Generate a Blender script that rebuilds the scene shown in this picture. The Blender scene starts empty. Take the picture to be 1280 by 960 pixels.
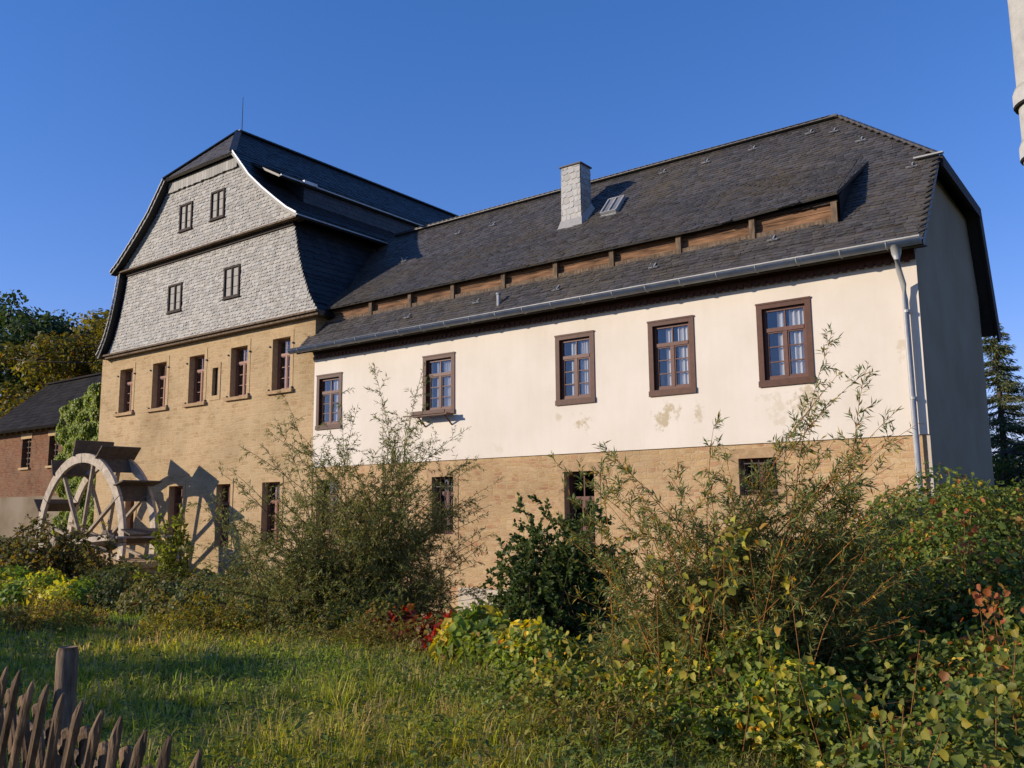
import bpy, math, random
import numpy as np
from mathutils import Vector, Matrix, noise
random.seed(7)
R = math.radians
scene = bpy.context.scene
COL = scene.collection

# ------------------------------------------------------------------ camera
cd = bpy.data.cameras.new('camera'); cam = bpy.data.objects.new('camera', cd); COL.objects.link(cam)
cr = Vector((0.7955839, 0.60577733, -0.00894881)); cu = Vector((0.09290922, -0.10739748, 0.98986548)); cf = Vector((-0.59867699, 0.78835246, 0.141726))
M = Matrix.Identity(4)
for i in range(3):
    M[i][0], M[i][1], M[i][2] = cr[i], cu[i], -cf[i]
cam.matrix_world = M
cd.sensor_width = 36; cd.lens = 1097.9 / 1280 * 36
cd.clip_start = 0.05; cd.clip_end = 3000
scene.camera = cam

# ------------------------------------------------------------------ sky and sun
AZ = 42.0; EL = 17.5         # light travels towards heading AZ (from +Y towards +X)
w = bpy.data.worlds.new('World'); scene.world = w; w.use_nodes = True
nt = w.node_tree; bg = nt.nodes['Background']
sky = nt.nodes.new('ShaderNodeTexSky'); sky.sky_type = 'NISHITA'; sky.sun_disc = False
sky.sun_elevation = R(EL); sky.sun_rotation = R(AZ + 180)
sky.air_density = 1.0; sky.dust_density = 0.0; sky.ozone_density = 3.0; sky.altitude = 300
hs_ = nt.nodes.new('ShaderNodeHueSaturation'); hs_.inputs['Saturation'].default_value = 1.28
nt.links.new(sky.outputs[0], hs_.inputs['Color']); tn_ = nt.nodes.new('ShaderNodeMix'); tn_.data_type = 'RGBA'; tn_.blend_type = 'MULTIPLY'; tn_.inputs[0].default_value = 1; tn_.inputs[7].default_value = (.93, .80, 1.17, 1)
gm_ = nt.nodes.new('ShaderNodeGamma'); gm_.inputs[1].default_value = .78
nt.links.new(hs_.outputs[0], gm_.inputs[0]); nt.links.new(gm_.outputs[0], tn_.inputs[6]); nt.links.new(tn_.outputs[2], bg.inputs[0]); bg.inputs[1].default_value = 0.15
sl = bpy.data.lights.new('sun', 'SUN'); sun = bpy.data.objects.new('sun', sl); COL.objects.link(sun)
sl.energy = 3.5; sl.angle = R(0.5); sl.color = (1.0, 0.87, 0.72)
sd = Vector((math.sin(R(AZ)) * math.cos(R(EL)), math.cos(R(AZ)) * math.cos(R(EL)), -math.sin(R(EL))))
sun.rotation_euler = sd.to_track_quat('-Z', 'Y').to_euler()
sun.location = (-30, -30, 20)
scene.view_settings.view_transform = 'Standard'; scene.view_settings.look = 'None'
scene.view_settings.exposure = 0.55; scene.view_settings.gamma = 1
scene.cycles.max_bounces = 6; scene.cycles.transparent_max_bounces = 12

# ------------------------------------------------------------------ helpers
class MB:
    def __init__(s): s.v = []; s.f = []; s.c = []; s.col = (1, 1, 1)
    def add(s, vs, fs):
        o = len(s.v); s.v += [tuple(v) for v in vs]; s.c += [s.col] * len(vs)
        s.f += [tuple(i + o for i in f) for f in fs]
    def box(s, x0, x1, y0, y1, z0, z1):
        s.add([(x0,y0,z0),(x1,y0,z0),(x1,y1,z0),(x0,y1,z0),(x0,y0,z1),(x1,y0,z1),(x1,y1,z1),(x0,y1,z1)],
              [(0,3,2,1),(4,5,6,7),(0,1,5,4),(1,2,6,5),(2,3,7,6),(3,0,4,7)])
    def quad(s, a, b, c, d): s.add([a, b, c, d], [(0, 1, 2, 3)])
    def bar(s, a, b, w_, h_, up=(0, 0, 1)):
        a = Vector(a); b = Vector(b); d = (b - a).normalized(); u = Vector(up)
        if abs(d.dot(u)) > .98: u = Vector((0, 1, 0))
        sx = d.cross(u).normalized() * w_ / 2; sz = sx.cross(d).normalized() * h_ / 2
        vs = [a - sx - sz, a + sx - sz, a + sx + sz, a - sx + sz, b - sx - sz, b + sx - sz, b + sx + sz, b - sx + sz]
        s.add(vs, [(0,3,2,1),(4,5,6,7),(0,1,5,4),(1,2,6,5),(2,3,7,6),(3,0,4,7)])
    def tube(s, pts, rad, n=10, cap=True):
        pts = [Vector(p) for p in pts]; k = len(pts)
        if not hasattr(rad, '__len__'): rad = [rad] * k
        vs = []
        for i, p in enumerate(pts):
            d = (pts[min(i + 1, k - 1)] - pts[max(i - 1, 0)]).normalized()
            u = Vector((0, 0, 1)) if abs(d.z) < .95 else Vector((1, 0, 0))
            a = d.cross(u).normalized(); b = a.cross(d)
            for j in range(n):
                t = 2 * math.pi * j / n
                vs.append(p + (a * math.cos(t) + b * math.sin(t)) * rad[i])
        fs = [(i*n+j, i*n+(j+1) % n, (i+1)*n+(j+1) % n, (i+1)*n+j) for i in range(k-1) for j in range(n)]
        if cap: fs += [tuple(range(n)), tuple((k-1)*n + j for j in reversed(range(n)))]
        s.add(vs, fs)
    def slab(s, poly, th):
        """planar polygon given a thickness th against its normal (thickness goes down)"""
        P = [Vector(p) for p in poly]; n = Vector((0, 0, 0))
        for i in range(len(P)): n += (P[i] - P[0]).cross(P[(i + 1) % len(P)] - P[0])
        n.normalize()
        if n.z < 0 and abs(n.z) > 1e-4: n = -n; P = P[::-1]
        k = len(P); Q = [p - n * th for p in P]
        s.add(P + Q, [tuple(range(k)), tuple(range(2*k-1, k-1, -1))] + [(i, k + i, k + (i+1) % k, (i+1) % k) for i in range(k)])
    def build(s, name, mat, parent=None, smooth=False):
        me = bpy.data.meshes.new(name); me.from_pydata(s.v, [], s.f); me.update()
        a = me.color_attributes.new('Col', 'FLOAT_COLOR', 'POINT')
        a.data.foreach_set('color', np.c_[np.array(s.c, 'f').reshape(-1, 3), np.ones(len(s.c), 'f')].ravel())
        o = bpy.data.objects.new(name, me); COL.objects.link(o)
        if mat: me.materials.append(mat)
        if smooth: me.polygons.foreach_set('use_smooth', [True] * len(me.polygons))
        if parent: o.parent = parent; o.matrix_parent_inverse = Matrix.Translation(-parent.location) if parent.type == 'EMPTY' else Matrix.Identity(4)
        if parent and parent.type != 'EMPTY': o.matrix_parent_inverse = Matrix.Identity(4)
        return o

def fixloc(o): return o
def thing(name, label, cat, loc=(0, 0, 0), group=None):
    o = bpy.data.objects.new(name, None); COL.objects.link(o); o.location = loc
    o['label'] = label; o['category'] = cat; o.empty_display_size = .2
    if group: o['group'] = group
    return o
def tag(o, label, cat, group=None, kind=None):
    if label: o['label'] = label
    if cat: o['category'] = cat
    if group: o['group'] = group
    if kind: o['kind'] = kind
    return o

def sstep(a, b, x):
    t = np.clip((np.asarray(x, float) - a) / (b - a), 0, 1); return t * t * (3 - 2 * t)

def terrain(x, y):
    x = np.asarray(x, float); y = np.asarray(y, float); r = np.hypot(x, y)
    z = -1.66 - .36 * sstep(5, 20, r) + .05 * np.sin(x * .7 + 1) * np.cos(y * .9) + .03 * np.sin(x * 2.1) * np.sin(y * 1.7 + 2)
    race = sstep(10.6, 13.6, y + .04 * x) * sstep(-6.5, -10.5, x) * (1 - sstep(17, 19, y))
    z = z - 1.15 * race * (1 - .75 * sstep(-29, -34, x))
    bank = sstep(7, 14, y) * sstep(-8, -3.5, x)
    z = z + 1.35 * bank * (1 - sstep(25, 60, y))
    leftb = sstep(-31, -37, x) * sstep(13, 18.5, y) * (1 - sstep(30, 60, y))
    z = z + .95 * leftb
    return z

# ------------------------------------------------------------------ materials
def nodes(name):
    m = bpy.data.materials.new(name); m.use_nodes = True
    t = m.node_tree; b = t.nodes['Principled BSDF']
    return m, t, b
def N(t, typ, **k):
    n = t.nodes.new(typ)
    for a, v in k.items():
        if a.startswith('i_'): n.inputs[int(a[2:])].default_value = v
        else: setattr(n, a, v)
    return n
def ramp(t, fac, stops):
    n = t.nodes.new('ShaderNodeValToRGB'); e = n.color_ramp.elements
    while len(e) < len(stops): e.new(.5)
    for i, (p, c) in enumerate(stops): e[i].position = p; e[i].color = (*c, 1) if len(c) == 3 else c
    t.links.new(fac, n.inputs[0]); return n
def mixc(t, fac, a, b, mode='MIX'):
    n = t.nodes.new('ShaderNodeMix'); n.data_type = 'RGBA'; n.blend_type = mode
    for s_, v in ((n.inputs[0], fac), (n.inputs[6], a), (n.inputs[7], b)):
        if hasattr(v, 'is_output'): t.links.new(v, s_)
        elif isinstance(v, (int, float)): s_.default_value = v
        else: s_.default_value = (*v, 1)
    return n.outputs[2]
def objc(t, swap=None, scale=(1, 1, 1)):
    tc = N(t, 'ShaderNodeTexCoord'); o = tc.outputs['Object']
    if swap:
        s = N(t, 'ShaderNodeSeparateXYZ'); c = N(t, 'ShaderNodeCombineXYZ'); t.links.new(o, s.inputs[0])
        for i, ax in enumerate(swap): t.links.new(s.outputs['XYZ'.index(ax)], c.inputs[i])
        o = c.outputs[0]
    mp = N(t, 'ShaderNodeMapping'); mp.inputs['Scale'].default_value = scale; t.links.new(o, mp.inputs[0])
    return mp.outputs[0]
def noi(t, vec, scale, detail=4, rough=.6):
    n = N(t, 'ShaderNodeTexNoise'); n.inputs['Scale'].default_value = scale; n.inputs['Detail'].default_value = detail
    n.inputs['Roughness'].default_value = rough; t.links.new(vec, n.inputs['Vector']); return n
def bump(t, b, h, strength=.4, dist=.02, prev=None):
    n = N(t, 'ShaderNodeBump'); n.inputs['Strength'].default_value = strength; n.inputs['Distance'].default_value = dist
    t.links.new(h, n.inputs['Height'])
    if prev: t.links.new(prev.outputs[0], n.inputs['Normal'])
    t.links.new(n.outputs[0], b.inputs['Normal']); return n

def simple(name, col, rough=.7, var=.25, scale=6, spec=.3, metal=0, bumpd=.004, stretch=(1, 1, 1), vcol=False):
    m, t, b = nodes(name); v = objc(t, None, stretch); n = noi(t, v, scale, 6, .65); n2 = noi(t, v, scale * .17, 3)
    lo = tuple(c * (1 - var) for c in col); hi = tuple(min(1, c * (1 + var)) for c in col)
    r_ = ramp(t, n.outputs[0], [(.3, lo), (.7, hi)])
    r2 = ramp(t, n2.outputs[0], [(.3, (1 - var * .6,) * 3), (.7, (1, 1, 1))])
    c = mixc(t, 1.0, r_.outputs[0], r2.outputs[0], 'MULTIPLY')
    if vcol:
        a = N(t, 'ShaderNodeAttribute', attribute_name='Col'); c = mixc(t, 1.0, c, a.outputs['Color'], 'MULTIPLY')
    t.links.new(c, b.inputs['Base Color']); b.inputs['Roughness'].default_value = rough
    b.inputs['Specular IOR Level'].default_value = spec; b.inputs['Metallic'].default_value = metal
    if bumpd: bump(t, b, n.outputs[0], .6, bumpd)
    return m

def stone_mat(name, bw, bh, base, mortar, distort=.03, rubble=False, msize=.018, xa='X'):
    m, t, b = nodes(name); v0 = objc(t, xa + 'ZY')
    dn = noi(t, v0, 1.6, 3); dn2 = noi(t, v0, 7, 3)
    def off(src, amt, prev):
        s = N(t, 'ShaderNodeVectorMath', operation='SUBTRACT'); t.links.new(src.outputs['Color'], s.inputs[0]); s.inputs[1].default_value = (.5, .5, .5)
        k = N(t, 'ShaderNodeVectorMath', operation='SCALE'); t.links.new(s.outputs[0], k.inputs[0]); k.inputs['Scale'].default_value = amt
        a = N(t, 'ShaderNodeVectorMath', operation='ADD'); t.links.new(prev, a.inputs[0]); t.links.new(k.outputs[0], a.inputs[1]); return a.outputs[0]
    v = off(dn, distort * 3, v0); v = off(dn2, distort, v)
    if rubble:
        mp = N(t, 'ShaderNodeMapping'); mp.inputs['Scale'].default_value = (1 / bw, 1 / bh, 1e-6); t.links.new(v, mp.inputs[0])
        vo = N(t, 'ShaderNodeTexVoronoi', feature='F1', voronoi_dimensions='2D'); vo.inputs['Scale'].default_value = 1; vo.inputs['Randomness'].default_value = .8; t.links.new(mp.outputs[0], vo.inputs['Vector'])
        ve = N(t, 'ShaderNodeTexVoronoi', feature='DISTANCE_TO_EDGE', voronoi_dimensions='2D'); ve.inputs['Scale'].default_value = 1; ve.inputs['Randomness'].default_value = .8; t.links.new(mp.outputs[0], ve.inputs['Vector'])
        mort = ramp(t, ve.outputs['Distance'], [(.0, (.8, .8, .8)), (.12, (0, 0, 0))]).outputs[0]
        sep = N(t, 'ShaderNodeSeparateColor'); t.links.new(vo.outputs['Color'], sep.inputs[0]); rnd = sep.outputs[0]
    else:
        br = N(t, 'ShaderNodeTexBrick'); br.inputs['Scale'].default_value = 1; br.inputs['Brick Width'].default_value = bw; br.inputs['Row Height'].default_value = bh
        br.inputs['Mortar Size'].default_value = msize; br.inputs['Mortar Smooth'].default_value = .6
        br.inputs['Color1'].default_value = (0, 0, 0, 1); br.inputs['Color2'].default_value = (1, 1, 1, 1); br.inputs['Mortar'].default_value = (.5, .5, .5, 1)
        br.offset_frequency = 2; br.offset = .37; br.squash = .72; br.squash_frequency = 3
        t.links.new(v, br.inputs['Vector']); mort = br.outputs['Fac']; rnd = br.outputs['Color']
        if not name.startswith('red'):
            b2 = N(t, 'ShaderNodeTexBrick'); b2.inputs['Scale'].default_value = 1; b2.inputs['Brick Width'].default_value = bw * .63; b2.inputs['Row Height'].default_value = bh * .66
            b2.inputs['Mortar Size'].default_value = msize * .8; b2.inputs['Mortar Smooth'].default_value = .8
            b2.inputs['Color1'].default_value = (0, 0, 0, 1); b2.inputs['Color2'].default_value = (1, 1, 1, 1); b2.inputs['Mortar'].default_value = (.5, .5, .5, 1); b2.offset = .43; b2.squash = 1.5; b2.squash_frequency = 2
            v2 = off(noi(t, v0, 3.1, 2), distort * 1.6, v); t.links.new(v2, b2.inputs['Vector'])
            mk = ramp(t, noi(t, objc(t, xa + 'ZY', (1.0, 3.2, 1)), .9, 3, .6).outputs[0], [(.48, (0, 0, 0)), (.53, (1, 1, 1))]).outputs[0]
            mort = mixc(t, mk, mort, b2.outputs['Fac']); rnd = mixc(t, mk, rnd, b2.outputs['Color'])
    rc = ramp(t, rnd, base)
    v1 = objc(t, xa + 'ZY', (1, 2.2, 1)); fine = noi(t, v1, 13, 6, .75); big = noi(t, v0, .55, 4)
    c = mixc(t, 1.0, rc.outputs[0], ramp(t, fine.outputs[0], [(.3, (.6, .56, .5)), (.5, (.98, .97, .95)), (.75, (1.15, 1.15, 1.15))]).outputs[0], 'MULTIPLY')
    c = mixc(t, mort, c, mortar)
    # smears of mortar and weathered patches over the faces of the stones
    sm = noi(t, v0, 2.3, 5, .7)
    c = mixc(t, ramp(t, sm.outputs[0], [(.36, (0, 0, 0)), (.66, (.8, .8, .8))]).outputs[0], c, mortar)
    c = mixc(t, 1.0, c, ramp(t, big.outputs[0], [(.3, (.76, .74, .70)), (.5, (.97, .96, .94)), (.65, (1.06, 1.04, 1.02))]).outputs[0], 'MULTIPLY')
    t.links.new(c, b.inputs['Base Color']); b.inputs['Roughness'].default_value = .93; b.inputs['Specular IOR Level'].default_value = .15
    mi = N(t, 'ShaderNodeMath', operation='SUBTRACT'); mi.inputs[0].default_value = 1; t.links.new(mort, mi.inputs[1])
    p = bump(t, b, mi.outputs[0], .4, .018); bump(t, b, fine.outputs[0], .5, .012, p)
    return m

def slate_mat(name, col, moss=0.0, var=.3, rough=.5, warm=(0.115, .085, .04), spec=.35):
    m, t, b = nodes(name); a = N(t, 'ShaderNodeAttribute', attribute_name='Col'); v = objc(t)
    n = noi(t, v, 14, 5, .7); n2 = noi(t, v, .45, 4, .65)
    c = mixc(t, 1.0, ramp(t, n.outputs[0], [(.3, tuple(x * (1 - var) for x in col)), (.7, tuple(x * (1 + var) for x in col))]).outputs[0], a.outputs['Color'], 'MULTIPLY')
    if moss:
        mm = mixc(t, 1.0, ramp(t, n2.outputs[0], [(.42, (0, 0, 0)), (.72, (moss,) * 3)]).outputs[0], ramp(t, noi(t, v, 5, 5, .75).outputs[0], [(.35, (0, 0, 0)), (.6, (1, 1, 1))]).outputs[0], 'MULTIPLY')
        c = mixc(t, mm, c, warm)
    t.links.new(c, b.inputs['Base Color']); b.inputs['Roughness'].default_value = rough; b.inputs['Specular IOR Level'].default_value = spec
    bump(t, b, n.outputs[0], .5, .006); return m

def foliage_mat(name, trans=.42, rough=.5):
    m, t, b = nodes(name); a = N(t, 'ShaderNodeAttribute', attribute_name='Col')
    b.inputs['Roughness'].default_value = rough; b.inputs['Specular IOR Level'].default_value = .27
    t.links.new(a.outputs['Color'], b.inputs['Base Color'])
    tr = N(t, 'ShaderNodeBsdfTranslucent'); hs = N(t, 'ShaderNodeHueSaturation'); hs.inputs['Value'].default_value = 1.35; hs.inputs['Saturation'].default_value = 1.1
    t.links.new(a.outputs['Color'], hs.inputs['Color']); t.links.new(hs.outputs[0], tr.inputs['Color'])
    mx = N(t, 'ShaderNodeMixShader'); mx.inputs[0].default_value = trans
    t.links.new(b.outputs[0], mx.inputs[1]); t.links.new(tr.outputs[0], mx.inputs[2]); t.links.new(mx.outputs[0], t.nodes['Material Output'].inputs[0])
    return m

M_sand = stone_mat('sandstone_ashlar', .38, .145, [(0, (.35, .23, .115)), (.3, (.43, .30, .155)), (.7, (.48, .345, .19)), (1, (.39, .25, .13))], (.49, .37, .215), .065)
M_rubble = stone_mat('sandstone_rubble', .29, .125, [(0, (.42, .25, .11)), (.35, (.52, .35, .17)), (.6, (.56, .41, .23)), (.82, (.48, .27, .14)), (1, (.38, .20, .11))], (.47, .335, .19), .085)
M_brick = stone_mat('red_brick', .26, .085, [(0, (.13, .045, .022)), (.5, (.22, .075, .032)), (.8, (.27, .12, .055)), (1, (.09, .04, .025))], (.20, .13, .08), .012, msize=.014)
M_dressed = simple('dressed_sandstone', (.47, .33, .175), .9, .18, 9, .15, bumpd=.006)
M_sill = simple('sandstone_sill', (.42, .28, .15), .9, .25, 9, .15, bumpd=.006)
M_brown = simple('red_brown_paint', (.088, .030, .013), .55, .3, 11, .3, bumpd=.002)
M_sash = simple('brown_sash_paint', (.125, .048, .03), .5, .25, 14, .3, bumpd=.001)
M_redsash = simple('russet_sash_paint', (.25, .10, .06), .5, .25, 14, .3, bumpd=.001)
M_darkwood = simple('dark_stained_wood', (.045, .03, .022), .75, .35, 9, .2, stretch=(1, 1, 1))
M_zinc = simple('weathered_zinc', (.36, .36, .345), .5, .18, 5, .5, metal=.1, bumpd=.001)
M_whitemetal = simple('bright_zinc_strip', (.58, .58, .56), .5, .2, 5, .4, metal=.1, bumpd=0)
M_lead = simple('pale_lead', (.36, .36, .34), .5, .3, 9, .4, metal=.3, bumpd=.003)
M_wood = simple('bleached_oak', (.48, .40, .30), .8, .3, 7, .2, bumpd=.006)
M_spoke = simple('weathered_spoke_wood', (.34, .275, .2), .85, .35, 7, .2, bumpd=.006)
M_paddle = simple('dark_paddle_wood', (.13, .105, .08), .85, .35, 9, .2, bumpd=.006)
M_post = simple('grey_weathered_wood', (.17, .118, .074), .85, .65, 20, .2, bumpd=.02, stretch=(1, 1, .2), vcol=True)
M_plank = simple('orange_brown_planks', (.23, .125, .065), .85, .75, 5, .2, bumpd=.02, stretch=(.35, 1, 3.0))
M_iron = simple('rusty_iron', (.06, .045, .04), .6, .3, 12, .4, bumpd=.002)
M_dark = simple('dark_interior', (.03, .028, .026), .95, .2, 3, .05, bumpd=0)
M_concrete = simple('pale_concrete', (.46, .44, .39), .85, .2, 8, .25, bumpd=.004)
M_bark = simple('brown_bark', (.10, .075, .055), .9, .35, 12, .15, bumpd=.02, vcol=True)
M_leaf = foliage_mat('leaves'); M_needle = foliage_mat('needles', .12, .55); M_grass = foliage_mat('grass_blades', .5, .55)
M_sl_gable = slate_mat('pale_grey_slate', (.30, .283, .245), 0, .2, .6)
M_sl_roof = slate_mat('dark_slate', (.074, .068, .064), .8, .25, .5, (.115, .088, .045))
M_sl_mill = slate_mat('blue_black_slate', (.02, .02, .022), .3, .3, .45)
M_sl_chim = slate_mat('silver_slate', (.31, .30, .275), 0, .16, .5)
M_sl_shade = slate_mat('shade_darkened_roofing', (.018, .016, .015), .5, .3, .85, (.05, .042, .03), .1)  # outbuilding roof: shade is put into the near-black base colour

def plaster_mat(name, col, stains=(), rough=.9, streak=.1):
    m, t, b = nodes(name); v = objc(t); n = noi(t, v, 40, 4, .7); n2 = noi(t, v, .6, 5, .6)
    c = mixc(t, 1.0, col, ramp(t, n2.outputs[0], [(.3, (1 - streak, 1 - streak * 1.15, 1 - streak * 1.4)), (.65, (1, 1, 1))]).outputs[0], 'MULTIPLY')
    vs = objc(t, None, (3, 3, .35)); n3 = noi(t, vs, 2, 5, .6)
    c = mixc(t, 1.0, c, ramp(t, n3.outputs[0], [(.3, (.975, .965, .95)), (.6, (1, 1, 1))]).outputs[0], 'MULTIPLY')
    if stains:
        sx = N(t, 'ShaderNodeSeparateXYZ'); t.links.new(v, sx.inputs[0])
        nn = noi(t, v, 4.2, 6, .7)
        for (cx, cz, rx, rz, k) in stains:
            # an elliptic patch with a ragged edge where render has come off
            def sq(out, c0, r0):
                a = N(t, 'ShaderNodeMath', operation='SUBTRACT'); t.links.new(out, a.inputs[0]); a.inputs[1].default_value = c0
                d = N(t, 'ShaderNodeMath', operation='DIVIDE'); t.links.new(a.outputs[0], d.inputs[0]); d.inputs[1].default_value = r0
                p = N(t, 'ShaderNodeMath', operation='MULTIPLY'); t.links.new(d.outputs[0], p.inputs[0]); t.links.new(d.outputs[0], p.inputs[1]); return p.outputs[0]
            s = N(t, 'ShaderNodeMath', operation='ADD'); t.links.new(sq(sx.outputs[0], cx, rx), s.inputs[0]); t.links.new(sq(sx.outputs[2], cz, rz), s.inputs[1])
            e = N(t, 'ShaderNodeMath', operation='MULTIPLY_ADD'); t.links.new(nn.outputs[0], e.inputs[0]); e.inputs[1].default_value = 5.5; t.links.new(s.outputs[0], e.inputs[2])
            f = ramp(t, e.outputs[0], [(.0, (k,) * 3), (1, (0, 0, 0))])
            mr = N(t, 'ShaderNodeMapRange'); mr.inputs[1].default_value = 2.75; mr.inputs[2].default_value = 3.35; t.links.new(e.outputs[0], mr.inputs[0])
            t.links.new(mr.outputs[0], f.inputs[0])
            c = mixc(t, f.outputs[0], c, (.47, .38, .24))
    t.links.new(c, b.inputs['Base Color']); b.inputs['Roughness'].default_value = rough; b.inputs['Specular IOR Level'].default_value = .15
    bump(t, b, n.outputs[0], .35, .006); return m
M_white = plaster_mat('cream_render', (.74, .67, .565), [(-10.85, 1.98, .3, .38, .9), (-11.55, 2.15, .15, .12, .45), (-8.75, 1.98, .38, .36, .9), (-8.0, 2.05, .16, .3, .7), (-5.75, 2.05, .42, .35, .75), (-6.25, 1.85, .3, .3, .35), (-6.5, 2.2, .4, .12, .3), (-13.4, 1.5, .25, .2, .25), (-16.4, 1.75, .35, .35, .3), (-3.9, 2.9, .12, .35, .5)], streak=.10)
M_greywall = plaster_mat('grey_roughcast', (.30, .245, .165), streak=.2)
M_oldplaster = plaster_mat('stained_old_plaster', (.25, .20, .14), streak=.4)
M_base = plaster_mat('pale_cement_render', (.60, .52, .41), streak=.25)

def glass_mat():
    m, t, b = nodes('window_glass'); t.nodes.remove(b)
    g = N(t, 'ShaderNodeBsdfGlossy'); g.inputs['Roughness'].default_value = .02; g.inputs['Color'].default_value = (.95, .97, 1, 1)
    tr = N(t, 'ShaderNodeBsdfTransparent'); tr.inputs[0].default_value = (.95, .97, .97, 1)
    fr = N(t, 'ShaderNodeLayerWeight'); fr.inputs[0].default_value = .5; pw = N(t, 'ShaderNodeMath', operation='POWER'); t.links.new(fr.outputs['Facing'], pw.inputs[0]); pw.inputs[1].default_value = 3
    mr = N(t, 'ShaderNodeMapRange'); t.links.new(pw.outputs[0], mr.inputs[0]); mr.inputs[3].default_value = .11; mr.inputs[4].default_value = .9
    nz = noi(t, objc(t), 2.5, 2); bp = N(t, 'ShaderNodeBump'); bp.inputs['Strength'].default_value = .25; bp.inputs['Distance'].default_value = .02
    t.links.new(nz.outputs[0], bp.inputs['Height']); t.links.new(bp.outputs[0], g.inputs['Normal'])
    mx = N(t, 'ShaderNodeMixShader'); t.links.new(mr.outputs[0], mx.inputs[0]); t.links.new(tr.outputs[0], mx.inputs[1]); t.links.new(g.outputs[0], mx.inputs[2])
    t.links.new(mx.outputs[0], t.nodes['Material Output'].inputs[0]); m.use_transparent_shadow = True; return m
M_glass = glass_mat()
m, t, b = nodes('lace_curtain'); b.inputs['Base Color'].default_value = (.72, .70, .67, 1); b.inputs['Roughness'].default_value = .9; M_curtain = m
tr = N(t, 'ShaderNodeBsdfTransparent'); mx = N(t, 'ShaderNodeMixShader'); mx.inputs[0].default_value = .35; t.links.new(b.outputs[0], mx.inputs[1]); t.links.new(tr.outputs[0], mx.inputs[2]); t.links.new(mx.outputs[0], t.nodes['Material Output'].inputs[0])
M_shutterpane = simple('dull_grey_pane', (.20, .20, .21), .35, .25, 3, .5, bumpd=.002)

def ground_mat():
    m, t, b = nodes('earth_and_short_grass'); v = objc(t); n = noi(t, v, 2.2, 6, .65); n2 = noi(t, v, 25, 5, .7)
    c = ramp(t, n.outputs[0], [(.3, (.06, .07, .018)), (.5, (.10, .10, .03)), (.7, (.13, .11, .045))])
    c2 = mixc(t, 1.0, c.outputs[0], ramp(t, n2.outputs[0], [(.3, (.6, .6, .6)), (.7, (1.2, 1.2, 1.2))]).outputs[0], 'MULTIPLY')
    t.links.new(c2, b.inputs['Base Color']); b.inputs['Roughness'].default_value = .95; b.inputs['Specular IOR Level'].default_value = .1
    bump(t, b, n2.outputs[0], .7, .05); return m
M_ground = ground_mat()

# ------------------------------------------------------------------ ground: one sheet to the horizon
def make_ground():
    s = np.linspace(-1, 1, 261); ax = np.sign(s) * (np.abs(s) * 34 + np.abs(s) ** 7 * 1400)
    gx, gy = np.meshgrid(ax - 12, ax + 9); gz = terrain(gx, gy)
    k = len(s); P = np.c_[gx.ravel(), gy.ravel(), gz.ravel()]
    i = np.arange(k * k).reshape(k, k); F = np.stack([i[:-1, :-1], i[:-1, 1:], i[1:, 1:], i[1:, :-1]], -1).reshape(-1, 4)
    me = bpy.data.meshes.new('ground'); me.from_pydata(P.tolist(), [], F.tolist()); me.materials.append(M_ground)
    me.polygons.foreach_set('use_smooth', [True] * len(me.polygons))
    o = bpy.data.objects.new('ground', me); COL.objects.link(o); o['kind'] = 'structure'
make_ground()

# ------------------------------------------------------------------ building helpers
def wall_y(mb, x0, x1, z0, z1, holes, y, depth):
    """wall face in the plane y (outside towards -y) with rectangular openings and their reveals"""
    xs = sorted({x0, x1, *[h[0] for h in holes], *[h[1] for h in holes]}); zs = sorted({z0, z1, *[h[2] for h in holes], *[h[3] for h in holes]})
    xs = [a for a in xs if x0 <= a <= x1]; zs = [a for a in zs if z0 <= a <= z1]
    for i in range(len(xs) - 1):
        for j in range(len(zs) - 1):
            cx = (xs[i] + xs[i+1]) / 2; cz = (zs[j] + zs[j+1]) / 2
            if any(h[0] < cx < h[1] and h[2] < cz < h[3] for h in holes): continue
            mb.quad((xs[i], y, zs[j]), (xs[i+1], y, zs[j]), (xs[i+1], y, zs[j+1]), (xs[i], y, zs[j+1]))
    for (a, b_, c, d) in holes:
        if c < z0 or d > z1: c = max(c, z0); d = min(d, z1)
        Y = y + depth
        mb.quad((a, y, c), (a, y, d), (a, Y, d), (a, Y, c)); mb.quad((b_, y, d), (b_, y, c), (b_, Y, c), (b_, Y, d))
        mb.quad((a, y, d), (b_, y, d), (b_, Y, d), (a, Y, d)); mb.quad((b_, y, c), (a, y, c), (a, Y, c), (b_, Y, c))

def frame_bars(mb, x0, x1, z0, z1, y0, y1, wd):
    mb.box(x0, x0 + wd, y0, y1, z0, z1); mb.box(x1 - wd, x1, y0, y1, z0, z1)
    mb.box(x0 + wd, x1 - wd, y0, y1, z0, z0 + wd); mb.box(x0 + wd, x1 - wd, y0, y1, z1 - wd, z1)

def curtain(x0, x1, z0, z1, y, parent, gap=None):
    mb = MB(); spans = [(x0, x1)] if not gap else [(x0, gap[0]), (gap[1], x1)]
    for (a, b_) in spans:
        n = max(6, int((b_ - a) / .018)); ph = random.random() * 9
        for i in range(n):
            xa = a + (b_ - a) * i / n; xb = a + (b_ - a) * (i + 1) / n
            f = lambda x: y + .022 * math.sin(x * 62 + ph) + .01 * math.sin(x * 151)
            mb.quad((xa, f(xa), z0), (xb, f(xb), z0), (xb, f(xb), z1), (xa, f(xa), z1))
    return mb.build('curtain', M_curtain, parent)

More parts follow.
